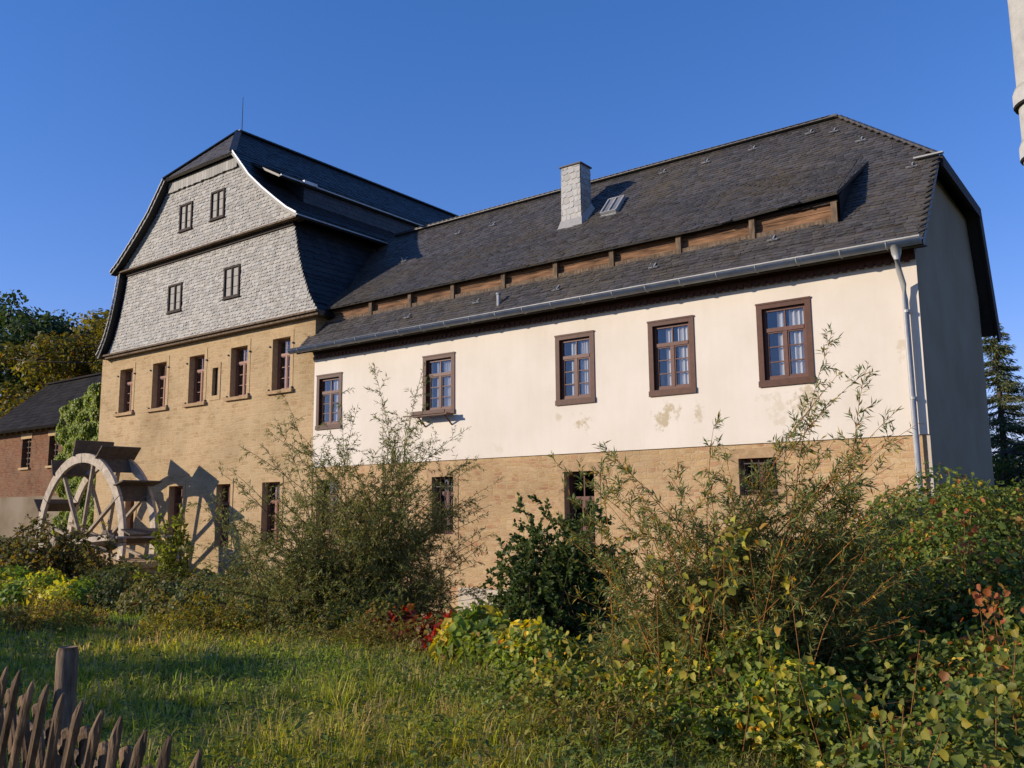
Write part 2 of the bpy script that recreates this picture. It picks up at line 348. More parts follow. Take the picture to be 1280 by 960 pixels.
def sash_window(parent, casing, x0, x1, z0, z1, ys, mat_sash, rows=3, tr=.3, cur='full', broken=False):
    """sash at depth ys inside an opening; 'casing' is the window part that owns sash, pane and curtain"""
    s = MB(); frame_bars(s, x0, x1, z0, z1, ys, ys + .07, .055)
    h = z1 - z0; w_ = x1 - x0; zt = z1 - h * tr
    s.box(x0 + .055, x1 - .055, ys - .012, ys + .06, zt - .04, zt + .04)                     # transom
    xm = (x0 + x1) / 2; s.box(xm - .035, xm + .035, ys - .006, ys + .06, z0 + .055, zt - .04)     # meeting stile
    for a, b_ in ((x0 + .055, xm - .035), (xm + .035, x1 - .055)):
        frame_bars(s, a, b_, z0 + .055, zt - .04, ys + .008, ys + .05, .028)
        for k in range(1, rows):
            zz = z0 + .055 + (zt - z0 - .095) * k / rows; s.box(a + .028, b_ - .028, ys + .014, ys + .045, zz - .011, zz + .011)
    s.box(xm - .014, xm + .014, ys + .01, ys + .05, zt + .04, z1 - .055)
    s.build('sash', mat_sash, casing)
    g = MB(); g.quad((x0 + .05, ys + .032, z0 + .05), (x1 - .05, ys + .032, z0 + .05), (x1 - .05, ys + .032, z1 - .05), (x0 + .05, ys + .032, z1 - .05)); g.build('pane', M_glass, casing)
    if cur == 'full': k_ = random.uniform(.10, .2); curtain(xm - w_ * k_ - .03, x1 - .05 - w_ * random.uniform(0, .06), z0 + .03, z1 - .03, ys + .10, casing, (xm - .04, xm + .01 + w_ * random.uniform(0, .1)))
    elif cur == 'side': curtain(xm - .02, x1 - .05, z0 + .03, z1 - .03, ys + .06, casing)

def tiles(mb, poly, du, dv, shade=(.75, 1.25), lift=.022, holes=(), slant=.03, seed=0, udir=None):
    """overlapping slates laid course by course on a planar convex polygon"""
    rnd = random.Random(seed); P = [Vector(p) for p in poly]; n = Vector((0, 0, 0))
    for i in range(len(P)): n += (P[i] - P[0]).cross(P[(i + 1) % len(P)] - P[0])
    n.normalize()
    if (n.z < -1e-4) or (abs(n.z) <= 1e-4 and n.y > 0): n = -n
    if udir is None:
        u = Vector((0, 0, 1)).cross(n); u.normalize()
    else: u = Vector(udir)
    v = n.cross(u); v.normalize()
    if v.z < 0: v = -v
    o = P[0]; Q = [((p - o).dot(u), (p - o).dot(v)) for p in P]
    v0 = min(q[1] for q in Q); v1 = max(q[1] for q in Q)
    def span(vv):
        xs = []
        for i in range(len(Q)):
            a, b_ = Q[i], Q[(i + 1) % len(Q)]
            if (a[1] - vv) * (b_[1] - vv) <= 0 and abs(a[1] - b_[1]) > 1e-6: xs.append(a[0] + (b_[0] - a[0]) * (vv - a[1]) / (b_[1] - a[1]))
        return (min(xs), max(xs)) if len(xs) >= 2 else None
    k = 0; vv = v0
    while vv < v1 - dv * .2:
        s = span(min(max(vv + dv * .5, v0 + 1e-3), v1 - 1e-3))
        if s:
            a = s[0] + (-du * (.5 * (k % 2) + rnd.random() * .3))
            while a < s[1]:
                wdt = du * rnd.uniform(.65, 1.35); x0 = max(a, s[0]); x1 = min(a + wdt, s[1]); a += wdt
                if x1 - x0 < .02: continue
                top = min(vv + dv * 1.25, v1); c = o + u * ((x0 + x1) / 2) + v * (vv + dv / 2)
                if any(h[0] < c.x < h[1] and h[2] < c.z < h[3] for h in holes): continue
                l0 = lift * rnd.uniform(.6, 1.4); l1 = lift * rnd.uniform(.6, 1.4); j = rnd.uniform(-.022, .022)
                sl = slant * dv / .2
                bl = o + u * x0 + v * (vv + j + sl) + n * l0; bm = o + u * (x0 + (x1 - x0) * .35) + v * (vv + j) + n * (l0 + l1) / 2
                br_ = o + u * x1 + v * (vv + j + sl * .5) + n * l1
                tr_ = o + u * x1 + v * top + n * .004; tl = o + u * x0 + v * top + n * .004
                g = rnd.uniform(*shade); t_ = rnd.uniform(-.04, .04); mb.col = (g * (1 + t_), g, g * (1 - t_))
                dn = n * .016
                mb.add([bl, bm, br_, tr_, tl, bl - dn, bm - dn, br_ - dn], [(0, 1, 2, 3, 4), (5, 6, 1, 0), (6, 7, 2, 1)])
        vv += dv; k += 1
    mb.col = (1, 1, 1)

# ================================================================== THE MILL
YF = 17.0; CX = -26.05
mill = thing('mill', 'tall mill house of sandstone with pale slate gable and dark mansard roof', 'mill', (CX, 17, -2.5))
mh = [(-31.3, -30.42, 3.66, 5.30), (-29.08, -28.2, 3.66, 5.30), (-26.8, -25.92, 3.66, 5.30), (-24.44, -23.56, 3.68, 5.32), (-22.28, -21.42, 3.70, 5.34)]
slit = (-25.42, -25.1, 3.83, 4.76)
ml = [(-30.45, -29.85, -1.1, .75), (-27.68, -26.85, -1.1, .9), (-24.95, -24.2, -1.1, .9), (-22.58, -21.72, -1.0, .9)]
holes = [(a - .05, b_ + .05, c - .05, d + .05) for a, b_, c, d in mh + [slit]] + [(a - .05, b_ + .05, c, d + .05) for a, b_, c, d in ml]
mb = MB(); wall_y(mb, -32.66, -20.28, -3.6, 5.86, holes, YF, .3)
mb.build('wall', M_sand, mill)
mb = MB()
mb.quad((-20.281, 17, -3.6), (-20.281, 31.5, -3.6), (-20.281, 31.5, 5.86), (-20.281, 17, 5.86)); mb.quad((-32.66, 31.5, -3.6), (-32.66, 17, -3.6), (-32.66, 17, 5.86), (-32.66, 31.5, 5.86))
mb.quad((-20.281, 31.5, -3.6), (-32.66, 31.5, -3.6), (-32.66, 31.5, 8.8), (-20.281, 31.5, 8.8)); mb.quad((-20.5, 31.45, 8), (-32, 31.45, 8), (-28, 31.45, 12), (-24, 31.45, 12))
o = mb.build('side_wall', M_sand, mill)
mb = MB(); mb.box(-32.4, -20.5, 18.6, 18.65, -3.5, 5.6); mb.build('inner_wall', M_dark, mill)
# dressed surrounds, sills, windows
for i, (a, b_, c, d) in enumerate(mh):
    f = MB(); e = .15
    f.box(a - e, a, YF - .012, YF + .3, c, d + .001); f.box(b_, b_ + e, YF - .012, YF + .3, c, d + .001); f.box(a - e, b_ + e, YF - .014, YF + .3, d + .001, d + .2)
    # the casing box replaces the reveal: its inner faces are the jambs
    wn = f.build('window', M_dressed, mill)
    s = MB(); s.box(a - .2, b_ + .2, YF - .10, YF + .22, c - .10, c + .004); s.build('sill', M_sill, wn)
    sash_window(mill, wn, a + .01, b_ - .01, c + .01, d - .005, YF + .2, M_redsash, rows=3, tr=.3, cur='full')
    for sx in (a - .12, b_ + .14):
        for zz in (c + .02, d - .25): ir = MB(); ir.box(sx - .02, sx + .02, YF - .06, YF - .0, zz, zz + .05); ir.build('shutter_hinge', M_iron, wn)
f = MB(); a, b_, c, d = slit
f.box(a - .13, a, YF - .02, YF + .3, c - .15, d); f.box(b_, b_ + .13, YF - .02, YF + .3, c - .15, d); f.box(a - .13, b_ + .13, YF - .021, YF + .3, d, d + .16); f.box(a, b_, YF - .02, YF + .3, c - .15, c)
wn = f.build('slit_window', M_dressed, mill)
s = MB(); s.box(a, b_, YF + .1, YF + .14, c, d); s.build('shutter', M_darkwood, wn)
for i, (a, b_, c, d) in enumerate(ml):
    f = MB(); e = .13
    f.box(a - e, a, YF - .02, YF + .3, c, d); f.box(b_, b_ + e, YF - .02, YF + .3, c, d); f.box(a - e, b_ + e, YF - .022, YF + .3, d, d + .17)
    wn = f.build('window', M_dressed, mill)
    sash_window(mill, wn, a + .01, b_ - .01, c + .01, d - .005, YF + .2, M_redsash, rows=3, tr=.3, cur='side' if i == 1 else None)

# slate gable, lower storey (bell-cast sides) and upper storey
def lowhalf(z):
    zs = [5.9, 6.2, 6.54, 7.2, 8.0, 8.76, 9.0]; hs = [6.08, 5.82, 5.6, 5.3, 5.05, 4.87, 4.84]
    return float(np.interp(z, zs, hs))
def upphalf(z):
    zs = [8.95, 9.2, 9.6, 10.75, 11.8, 13.62]; hs = [5.41, 4.94, 4.42, 2.99, 2.05, 0.0]
    return float(np.interp(z, zs, hs))
gh = [(-27.36, -26.6, 9.78, 10.76), (-25.5, -24.72, 9.8, 10.8), (-28.05, -27.22, 6.98, 7.98), (-24.75, -23.9, 6.98, 8.04)]
def gable(y, half, z0, z1, inset, name, seed):
    m_ = MB(); st = 14
    for k in range(st):
        za = z0 + (z1 - z0) * k / st; zb = z0 + (z1 - z0) * (k + 1) / st; ha = half(za) - inset; hb = half(zb) - inset
        m_.col = (.8, .8, .8)
        m_.add([(CX - ha, y, za), (CX + ha, y, za), (CX + hb, y, zb), (CX - hb, y, zb)], [(0, 1, 2, 3)])
    dv = .112; z = z0
    k = 0
    while z < z1 - .05:
        zt = min(z + dv * 1.25, z1); ha = half(z) - inset
        hb = half(min(z + dv, z1)) - inset; h_ = min(ha, hb)
        poly = [(CX - ha, y, z), (CX + ha, y, z), (CX + hb, y, min(z + dv, z1)), (CX - hb, y, min(z + dv, z1))]
        tiles(m_, poly, .165 * random.uniform(.85, 1.15), dv, (.7, 1.22), .018, gh, .05, seed + k, udir=(1, 0, 0))
        z += dv; k += 1
    return m_.build(name, M_sl_gable, mill)
gable(16.86, lowhalf, 5.93, 8.80, 0.02, 'lower_slate_gable', 10)
gable(16.74, upphalf, 8.98, 11.78, .16, 'upper_slate_gable', 60)
# backing and cornices
mb = MB(); mb.box(CX - 6.13, CX + 6.1, 16.70, 17.05, 5.87, 5.93); mb.box(CX - 6.2, CX + 6.12, 16.78, 17.02, 5.78, 5.868); mb.build('lower_cornice', M_post, mill)
mb = MB(); mb.box(CX - 5.2, CX + 5.2, 16.60, 17.0, 8.92, 8.975); mb.build('upper_cornice', M_post, mill)
mb = MB(); mb.box(CX - 4.85, CX + 4.85, 16.80, 17.0, 8.80, 8.918); mb.build('shadow_line_strip', M_darkwood, mill)  # dark strip stands in for the shadow line under the jettied slates
mb = MB()   # apron row of upright slates below the hip
for k in range(26):
    x0 = CX - 2.02 + k * .155
    mb.col = (random.uniform(.6, 1.0),) * 3; mb.box(x0, x0 + .147, 16.66, 16.7 + random.uniform(0, .01), 11.36 + random.uniform(-.02, .02), 11.76)
mb.build('slate_apron', M_sl_gable, mill)
for (a, b_, c, d) in gh:
    y = 16.74 if c > 9 else 16.86
    f = MB(); frame_bars(f, a, b_, c, d, y - .05, y + .06, .065); f.box((a + b_) / 2 - .03, (a + b_) / 2 + .03, y - .04, y + .05, c + .065, d - .065)
    f.box(a - .04, b_ + .04, y - .075, y + .0, c - .035, c + .0)
    wn = f.build('gable_window', M_darkwood, mill)
    p = MB(); p.quad((a + .06, y + .03, c + .06), (b_ - .06, y + .03, c + .06), (b_ - .06, y + .03, d - .06), (a + .06, y + .03, d - .06)); p.build('pane', M_shutterpane, wn)
    q = MB()
    for k in (1, 2): zz = c + (d - c) * k / 3; q.box(a + .065, b_ - .065, y - .005, y + .025, zz - .009, zz + .009)
    q.build('glazing_bar', M_darkwood, wn)

# roof slopes of the mill
Y0 = 16.46; Y1 = 31.6; RY = 18.08; RZ = 13.62
prof = [(2.05, 11.8), (2.99, 10.75), (3.7, 10.15), (4.42, 9.6), (4.94, 9.22), (5.41, 8.95)]
for sgn in (1, -1):
    m_ = MB()
    top = [(CX, RY, RZ), (CX, Y1, RZ), (CX + sgn * 2.05, Y1, 11.8), (CX + sgn * 2.05, Y0, 11.8)]
    m_.slab(top, .1); tiles(m_, top, .3, .2, (.7, 1.3), .02, seed=5)
    for (a, za), (b_, zb) in zip(prof, prof[1:]):
        pl = [(CX + sgn * a, Y0, za), (CX + sgn * a, Y1, za), (CX + sgn * b_, Y1, zb), (CX + sgn * b_, Y0, zb)]
        m_.slab(pl, .1); tiles(m_, pl, .3, .2, (.7, 1.3), .02, seed=int(a * 10))
    m_.build('roof_slope', M_sl_mill, mill)
    m_ = MB(); zs = [5.84, 6.2, 6.54, 7.2, 8.0, 8.76, 8.93]; e = .0 if sgn > 0 else .24; yy = 16.87 if sgn > 0 else 16.62
    for za, zb in zip(zs, zs[1:]):
        pl = [(CX + sgn * (lowhalf(za) + e), yy, za), (CX + sgn * (lowhalf(za) + e), Y1, za), (CX + sgn * (lowhalf(zb) + e), Y1, zb), (CX + sgn * (lowhalf(zb) + e), yy, zb)]
        m_.slab(pl, .09); tiles(m_, pl, .3, .2, (.7, 1.3), .02, seed=int(za * 10))
    m_.build('mansard_slope', M_sl_mill, mill)
m_ = MB(); hp = [(CX - 2.05, Y0, 11.8), (CX + 2.05, Y0, 11.8), (CX, RY, RZ)]; m_.slab(hp, .09); tiles(m_, hp, .25, .17, (1.0, 1.7), .02, seed=3); m_.build('half_hip', M_sl_roof, mill)
m_ = MB()
m_.bar((CX, RY - .03, RZ + .03), (CX, Y1, RZ + .03), .26, .05)
k = 18.2
while k < 31.4: m_.box(CX - .12, CX + .10, k, k + .2, RZ + .03, RZ + .075); k += .27
m_.bar((CX, RY, RZ + .03), (CX + 2.05, Y0, 11.83), .22, .04); m_.bar((CX, RY, RZ + .03), (CX - 2.05, Y0, 11.83), .22, .04); m_.build('ridge_slates', M_sl_mill, mill)
m_ = MB()   # bright metal verge strip down the right gable edge
pr = [(CX + a, Y0 - .015, z + .03) for a, z in prof]
for p, q in zip(pr, pr[1:]): m_.bar(p, q, .03, .05)
m_.build('verge_strip', M_whitemetal, mill)
m_ = MB()   # left verge: stepped slate ends catch the light
pts = [(CX - a, z) for a, z in prof]
for (xa, za), (xb, zb) in zip(pts, pts[1:]):
    L = math.hypot(xb - xa, zb - za); n_ = max(1, int(L / .24))
    for i in range(n_):
        t0 = i / n_; t1 = (i + .86) / n_
        m_.bar((xa + (xb - xa) * t0, Y0 - .02, za + (zb - za) * t0 + .05), (xa + (xb - xa) * t1, Y0 - .03, za + (zb - za) * t1 - .0), .05, .03)
zs = np.linspace(8.8, 5.9, 15)
for za, zb in zip(zs, zs[1:]):
    m_.bar((CX - lowhalf(za) - .27, 16.6, za + .02), (CX - lowhalf(zb) - .25, 16.58, zb + .04), .05, .03)
m_.build('verge_slates', M_sl_chim, mill)
m_ = MB(); m_.bar((CX + 5.42, Y0, 8.93), (CX + 5.42, 21.9, 8.93), .03, .04); m_.box(CX + 5.3, CX + 5.6, 21.6, 21.85, 8.88, 8.97); m_.build('eave_strip', M_zinc, mill)
# long shed dormer on the right slope
dm = MB(); dy0, dy1 = 18.05, 31.4
xg, zg = CX + 3.86, 10.72; xt, zt = CX + 2.3, 11.55
pl = [(xg, 17.0, zg), (xg, dy1, zg), (xt, dy1, zt), (xt, 17.0, zt)]
dm.slab(pl, .07); tiles(dm, pl, .3, .2, (.7, 1.3), .018, seed=9)
dm.quad((xg - .12, dy0, 9.9), (xg - .12, dy1, 9.9), (xg - .12, dy1, zg - .02), (xg - .12, dy0, zg - .02))
tiles(dm, [(xg - .11, dy0, 10.1), (xg - .11, dy1, 10.1), (xg - .11, dy1, zg - .05), (xg - .11, dy0, zg - .05)], .2, .15, (.9, 1.6), .015, seed=19, udir=(0, 1, 0))
dm.add([(xg - .12, dy0, 9.95), (xg - .12, dy0, zg - .03), (xt, dy0, zt - .03)], [(0, 1, 2)])
dob = dm.build('shed_dormer', M_sl_mill, mill)
m_ = MB(); m_.bar((xg + .05, 17.0, zg - .01), (xg + .05, 24.6, zg - .01), .05, .05); m_.build('dormer_gutter', M_zinc, dob)
m_ = MB(); m_.bar((xg + .055, 17.9, zg + .02), (xg + .055, 18.45, zg + .02), .12, .1); m_.build('gutter_joint', M_whitemetal, dob)
m_ = MB(); m_.tube([(CX + .1, 18.15, RZ), (CX + .1, 18.15, 14.95)], [.018, .01], 6); m_.build('lightning_rod', M_iron, mill)

# ================================================================== THE LONG HOUSE
house = thing('long_house', 'long cream rendered house on rubble stone base with dark slate roof', 'house', (-12, 17, -2))
XL, XR = -20.28, -3.55
wh = [(-20.15, -19.06, 2.38, 3.98), (-15.88, -14.76, 2.48, 4.07), (-11.6, -10.52, 2.43, 4.08), (-9.12, -8.02, 2.43, 4.08), (-6.63, -5.52, 2.41, 4.1)]
ZB = 1.275
mb = MB(); wall_y(mb, XL, XR, ZB, 4.95, [(a + .08, b_ - .08, c + .08, d - .08) for a, b_, c, d in wh], YF, .3); mb.build('rendered_wall', M_white, house)
ch = [(-20.1, -19.2, -.6, .9), (-15.58, -14.84, -.6, .86), (-11.44, -10.62, -1.3, .86), (-7.17, -6.38, .24, .985)]
mb = MB(); wall_y(mb, XL, XR, -3.6, ZB, [(a - .05, b_ + .05, c - .05, d + .05) for a, b_, c, d in ch], YF + .035, .3); mb.quad((XL, YF, ZB), (XR, YF, ZB), (XR, YF + .3, ZB), (XL, YF + .3, ZB)); mb.build('stone_base', M_rubble, house)
mb = MB(); mb.box(-14.6, -12.2, YF - .07, YF + .034, -3.6, -1.9); mb.box(-12.2, -3.6, YF - .05, YF + .03, -3.6, -2.3); mb.build('plinth', M_base, house)
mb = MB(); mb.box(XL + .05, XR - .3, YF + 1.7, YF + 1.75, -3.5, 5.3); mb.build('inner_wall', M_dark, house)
# end wall (right) follows the roof outline, back wall
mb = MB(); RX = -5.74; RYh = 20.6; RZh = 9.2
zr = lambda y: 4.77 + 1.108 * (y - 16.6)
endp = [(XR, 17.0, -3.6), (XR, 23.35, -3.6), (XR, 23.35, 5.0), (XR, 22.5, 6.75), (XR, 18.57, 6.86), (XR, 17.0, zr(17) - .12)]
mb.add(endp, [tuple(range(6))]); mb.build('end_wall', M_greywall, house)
mb = MB(); mb.quad((XR, 23.35, -3.6), (XL, 23.35, -3.6), (XL, 23.35, 5.0), (XR, 23.35, 5.0)); mb.build('back_wall', M_greywall, house)
for i, (a, b_, c, d) in enumerate(wh):
    f = MB(); e = .115; y0 = YF - .022
    f.box(a, a + e, y0, YF + .14, c, d); f.box(b_ - e, b_, y0, YF + .14, c, d); f.box(a + e, b_ - e, y0, YF + .14, d - e, d); f.box(a + e, b_ - e, y0, YF + .14, c, c + e)
    f.box(a - .01, b_ + .01, y0 - .012, y0, d - .03, d + .008)
    f.box(a - .01, b_ + .01, y0 - .02, y0, c - .02, c + .1)
    wn = f.build('window', M_brown, house)
    sash_window(house, wn, a + e + .005, b_ - e - .005, c + e + .005, d - e - .005, YF + .06, M_sash, rows=3, tr=.3, cur='full')
    if i == 1:
        s = MB(); s.box(a - .12, b_ + .02, YF - .36, YF - .08, c - .06, c - .015); s.box(a - .05, b_ - .05, YF - .36, YF - .33, c - .03, c + .08); s.box(a - .45, a - .12, YF - .30, YF - .27, c - .03, c - .0)
        s.bar((a + .1, YF - .3, c - .06), (a + .1, YF - .0, c - .3), .03, .03); s.bar((b_ - .1, YF - .3, c - .06), (b_ - .1, YF - .0, c - .3), .03, .03)
        s.build('flower_shelf', M_brown, wn)
for i, (a, b_, c, d) in enumerate(ch):
    f = MB(); e = .16; y0 = YF + .022
    f.box(a - e, a, y0, YF + .34, c, d); f.box(b_, b_ + e, y0, YF + .34, c, d); f.box(a - e - .03, b_ + e + .03, y0 - .002, YF + .34, d, d + .2); f.box(a - e, b_ + e, y0 - .004, YF + .34, c - .14, c)
    wn = f.build('basement_window', M_sill, house)
    sash_window(house, wn, a + .01, b_ - .01, c + .01, d - .01, YF + .24, M_sash, rows=3 if d - c > 1 else 2, tr=.28 if d - c > 1 else .02, cur=None)
    if i in (1, 3):
        g = MB()
        for k in range(5): x = a + (b_ - a) * (k + .5) / 5; g.tube([(x, YF + .12, c), (x, YF + .12, d)], .012, 6)
        for zz in ((c + .25, d - .25) if i == 1 else (c + .1, d - .1)): g.box(a, b_, YF + .11, YF + .13, zz - .012, zz + .012)
        g.build('iron_grille', M_iron, wn)
# eaves: frieze board with toothed strip, soffit
mb = MB(); mb.box(XL + .02, XR + .0, YF - .05, YF, 4.50, 4.72); mb.box(XL + .02, XR, YF - .09, YF, 4.64, 4.72)
k = XL + .05
while k < XR - .1: mb.box(k, k + .1, YF - .075, YF - .05, 4.46, 4.56); k += .16
mb.build('toothed_frieze', M_brown, house)
mb = MB(); mb.slab([(XL, 16.56, 4.66), (XR + .2, 16.56, 4.66), (XR + .2, 17.05, 4.74), (XL, 17.05, 4.74)], .03); mb.build('soffit', M_darkwood, house)
# roof slopes
XE = -3.31; XW = -22.6
def pr_(x, y): return (x, y, zr(y))
m_ = MB()
lo = [(-20.6, 16.52, zr(16.52)), (XE, 16.52, zr(16.52)), (XE, 17.0, zr(17.0)), (-20.6, 17.0, zr(17.0))]
low2 = [(XL - .1, 17.0, zr(17.0)), (XE, 17.0, zr(17.0)), (XE, 17.46, zr(17.46)), (XL - .1, 17.46, zr(17.46))]
mid = [(-4.95, 17.46, zr(17.46)), (XE, 17.46, zr(17.46)), (XE, 18.57, zr(18.57)), (-4.95, 18.57, zr(18.57))]
HY = 18.57
hi1 = [(-4.95, HY, zr(HY)), (XE, HY, zr(HY)), (RX, RYh, RZh), (-4.95 - .79, RYh, RZh)]
upper = [(XW, 17.46, zr(17.46)), (-4.95, 17.46, zr(17.46)), (-4.95, HY + .6, zr(HY + .6)), (RX, RYh, RZh), (XW, RYh, RZh)]
front = [(XL - .1, 17.0, zr(17.0)), (XE, 17.0, zr(17.0)), (XE, HY, zr(HY)), (RX, RYh, RZh), (XW, RYh, RZh), (XW, 17.3, zr(17.3))]
m_.slab(lo, .10); m_.slab(front, .11)
tiles(m_, lo, .18, .11, (.7, 1.3), .02, seed=31)
tiles(m_, front, .18, .11, (.7, 1.3), .02, seed=32, slant=.04)
m_.build('roof_slope', M_sl_roof, house)
m_ = MB(); hipp = [(XE, HY, zr(HY)), (XE, 22.62, zr(HY)), (RX, RYh, RZh)]
m_.slab(hipp, .12); tiles(m_, hipp, .18, .11, (.7, 1.28), .02, seed=33); m_.build('half_hip', M_sl_roof, house)
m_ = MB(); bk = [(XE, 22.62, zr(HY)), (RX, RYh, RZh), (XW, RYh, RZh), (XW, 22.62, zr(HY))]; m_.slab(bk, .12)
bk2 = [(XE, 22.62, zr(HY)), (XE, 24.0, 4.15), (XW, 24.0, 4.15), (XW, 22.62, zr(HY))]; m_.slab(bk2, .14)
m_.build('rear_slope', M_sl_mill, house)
m_ = MB(); m_.bar((XE + .04, 22.62, zr(HY) - .12), (XE + .04, 24.03, 4.0), .05, .36, (0, 1, 0)); m_.bar((XE + .05, HY - .02, zr(HY) - .12), (XE + .05, 22.7, zr(HY) - .12), .05, .25); m_.build('bargeboard', M_darkwood, house)
m_ = MB(); m_.box(XE - .45, XE + .1, HY - .12, HY - .02, zr(HY) + .01, zr(HY) + .04); m_.build('hip_flashing', M_zinc, house)
m_ = MB()
for k in range(14):
    y = 16.7 + k * (1.85 / 14); m_.bar((XE - .12, y, zr(y) + .02), (XE + .03, y + .08, zr(y + .08) + .01 + random.uniform(0, .03)), .10, .02)
m_.build('verge_slates', M_sl_roof, house)
m_ = MB(); m_.bar((XL - .3, RYh - .02, RZh + .05), (RX - .03, RYh - .02, RZh + .05), .20, .05); m_.bar((RX, RYh, RZh + .04), (XE, HY, zr(HY) + .05), .14, .04)
k = XL - .3
while k < RX - .22: m_.bar((k, RYh - .02, RZh + .06), (k + .2, RYh - .02, RZh + .075), .2, .03); k += .19
for i in range(15):
    t_ = i / 15; p = Vector((RX, RYh, RZh)).lerp(Vector((XE, HY, zr(HY))), t_); m_.bar(p + Vector((-.1, -.02, .02)), p + Vector((.06, .0, .02)), .16, .025)
m_.build('ridge_slates', M_sl_roof, house)
# long plank-fronted shed dormer
ey, ez0, ez1 = 17.22, 6.04, 6.18; ux, uy = -4.72, 18.85
d_ = MB()
T_ = 19.15; A0, A1 = (-20.4, ey, ez0), (-7.9, ey, ez0); A2 = (-4.95, ey, ez1); B0, B1, B2 = (-20.4, T_, zr(T_) + .02), (-7.9, T_, zr(T_) + .02), (-4.95, 19.0, zr(19.0) + .02)
for k, pl in enumerate(([A0, A1, B1, B0], [A1, A2, B1], [A2, B2, B1])):
    d_.slab(pl, .045); tiles(d_, pl, .18, .11, (.7, 1.28), .022, seed=40 + k)
pl = [(-4.95, ey, ez1), (ux, uy, zr(uy) + .02), (-4.95, 19.0, zr(19.0) + .02)]; d_.slab(pl, .07); tiles(d_, pl, .18, .11, (.7, 1.28), .018, seed=55)
dorm = d_.build('shed_dormer', M_sl_roof, house)
p_ = MB(); 
for k in range(3):
    z0 = zr(17.46) - .08 + k * .13
    p_.box(-20.2, -5.02, 17.46 + .012 * (k % 2), 17.52, z0, z0 + .124)
p_.build('plank_front', M_plank, dorm)
p_ = MB(); p_.add([(-4.97, 17.3, 5.55), (-4.97, 17.3, ez1 - .06), (-4.97, 18.95, zr(18.95)), (-4.97, 17.7, zr(17.7) - .02)], [(0, 1, 2, 3)])
p_.add([(-4.93, 17.3, 5.55), (-4.93, 17.3, ez1 - .06), (-4.93, 18.95, zr(18.95)), (-4.93, 17.7, zr(17.7) - .02)], [(0, 1, 2, 3)]); p_.build('cheek', M_sl_mill, dorm)
p_ = MB(); p_.box(-20.2, -4.98, 17.36, 17.44, zr(17.38) - .03, zr(17.38) + .08); p_.build('sill_beam', M_post, dorm)
p_ = MB(); p_.box(-20.2, -4.98, 17.40, 17.455, 6.03, 6.1); p_.build('head_beam', M_darkwood, dorm)
for x in (-18.3, -16.74, -15.15, -13.43, -11.81, -10.21, -8.48, -6.77, -5.06):
    p_ = MB(); p_.box(x - .06, x + .06, 17.33, 17.455, zr(17.35) + .0, 6.04); p_.build('post', M_post, dorm)
p_ = MB(); 
for x in np.arange(-20, -5, .8): p_.box(x - .04, x + .04, 17.26, 17.7, 5.94, 6.01)
# gutter and downpipe
def half_gutter(p0, p1, r_):
    g = MB(); a = Vector(p0); b_ = Vector(p1); n_ = 9; vs = []; 
    for p in (a, b_):
        for s_ in (r_, r_ - .012):
            for j in range(n_): th = math.pi + math.pi * j / (n_ - 1); vs.append((p.x, p.y + s_ * math.cos(th), p.z + s_ * math.sin(th)))
    fs = []
    for j in range(n_ - 1): fs += [(j, j + 1, 2*n_ + j + 1, 2*n_ + j), (n_ + j, 3*n_ + j, 3*n_ + j + 1, n_ + j + 1)]
    fs += [(0, 2*n_, 3*n_, n_), (n_-1, 2*n_-1, 4*n_-1, 3*n_-1)]
    fs += [tuple(range(n_)), tuple(range(2*n_, 3*n_))]
    g.add(vs, fs); g.tube([(a.x, a.y - r_, a.z + .01), (b_.x, b_.y - r_, b_.z + .01)], .016, 6); return g
g = half_gutter((-20.75, 16.46, 4.74), (-3.33, 16.46, 4.74), .115); gut = g.build('gutter', M_zinc, house, True)
x = -20.3
while x < -3.5:
    g = MB(); g.tube([(x, 16.46 + .125 * math.cos(t_), 4.74 + .125 * math.sin(t_)) for t_ in np.linspace(math.pi, 1.75 * math.pi, 7)], .011, 6); x += .82
    g.build('gutter_bracket', M_lead, gut)
g = MB(); g.tube([(-3.76, 16.46, 4.68), (-3.76, 16.48, 4.52), (-3.76, 16.5, 4.42)], [.10, .085, .05], 12)
g.tube([(-3.76, 16.5, 4.46), (-3.76, 16.56, 4.25), (-3.76, 16.84, 4.02), (-3.76, 16.88, 3.75), (-3.74, 16.88, -.55)], .052, 12)
g.build('downpipe', M_zinc, house, True)
for z in (3.5, 1.9, .5):
    g = MB(); g.tube([(-3.745, 16.88, z), (-3.745, 16.88, z + .05)], .062, 12); g.box(-3.76, -3.73, 16.9, 17, z, z + .03); g.build('pipe_clip', M_zinc, house)
g = MB(); g.box(-3.60, -3.535, YF - .02, YF + .015, -.6, 1.25); g.build('corner_bead', M_base, house)
# chimney, small chimney, skylight, vent, roof hooks
c_ = MB(); x0, x1, y0, y1 = -12.72, -12.08, 19.03, 19.52; zb, zt = 7.2, 9.18
for pl in ([(x0, y0, zb), (x1, y0, zb), (x1 - .02, y0, zt), (x0 + .02, y0, zt)], [(x1, y0, zb), (x1, y1, zb), (x1 - .02, y1, zt), (x1 - .02, y0, zt)],
           [(x1, y1, zb), (x0, y1, zb), (x0 + .02, y1, zt), (x1 - .02, y1, zt)], [(x0, y1, zb), (x0, y0, zb), (x0 + .02, y0, zt), (x0 + .02, y1, zt)]):
    c_.col = (.9, .9, .9); c_.add(pl, [(0, 1, 2, 3)])
tiles(c_, [(x0, y0 - .006, zb + .15), (x1, y0 - .006, zb + .15), (x1 - .02, y0 - .006, zt), (x0 + .02, y0 - .006, zt)], .19, .16, (.85, 1.15), .016, seed=71, udir=(1, 0, 0), slant=.05)
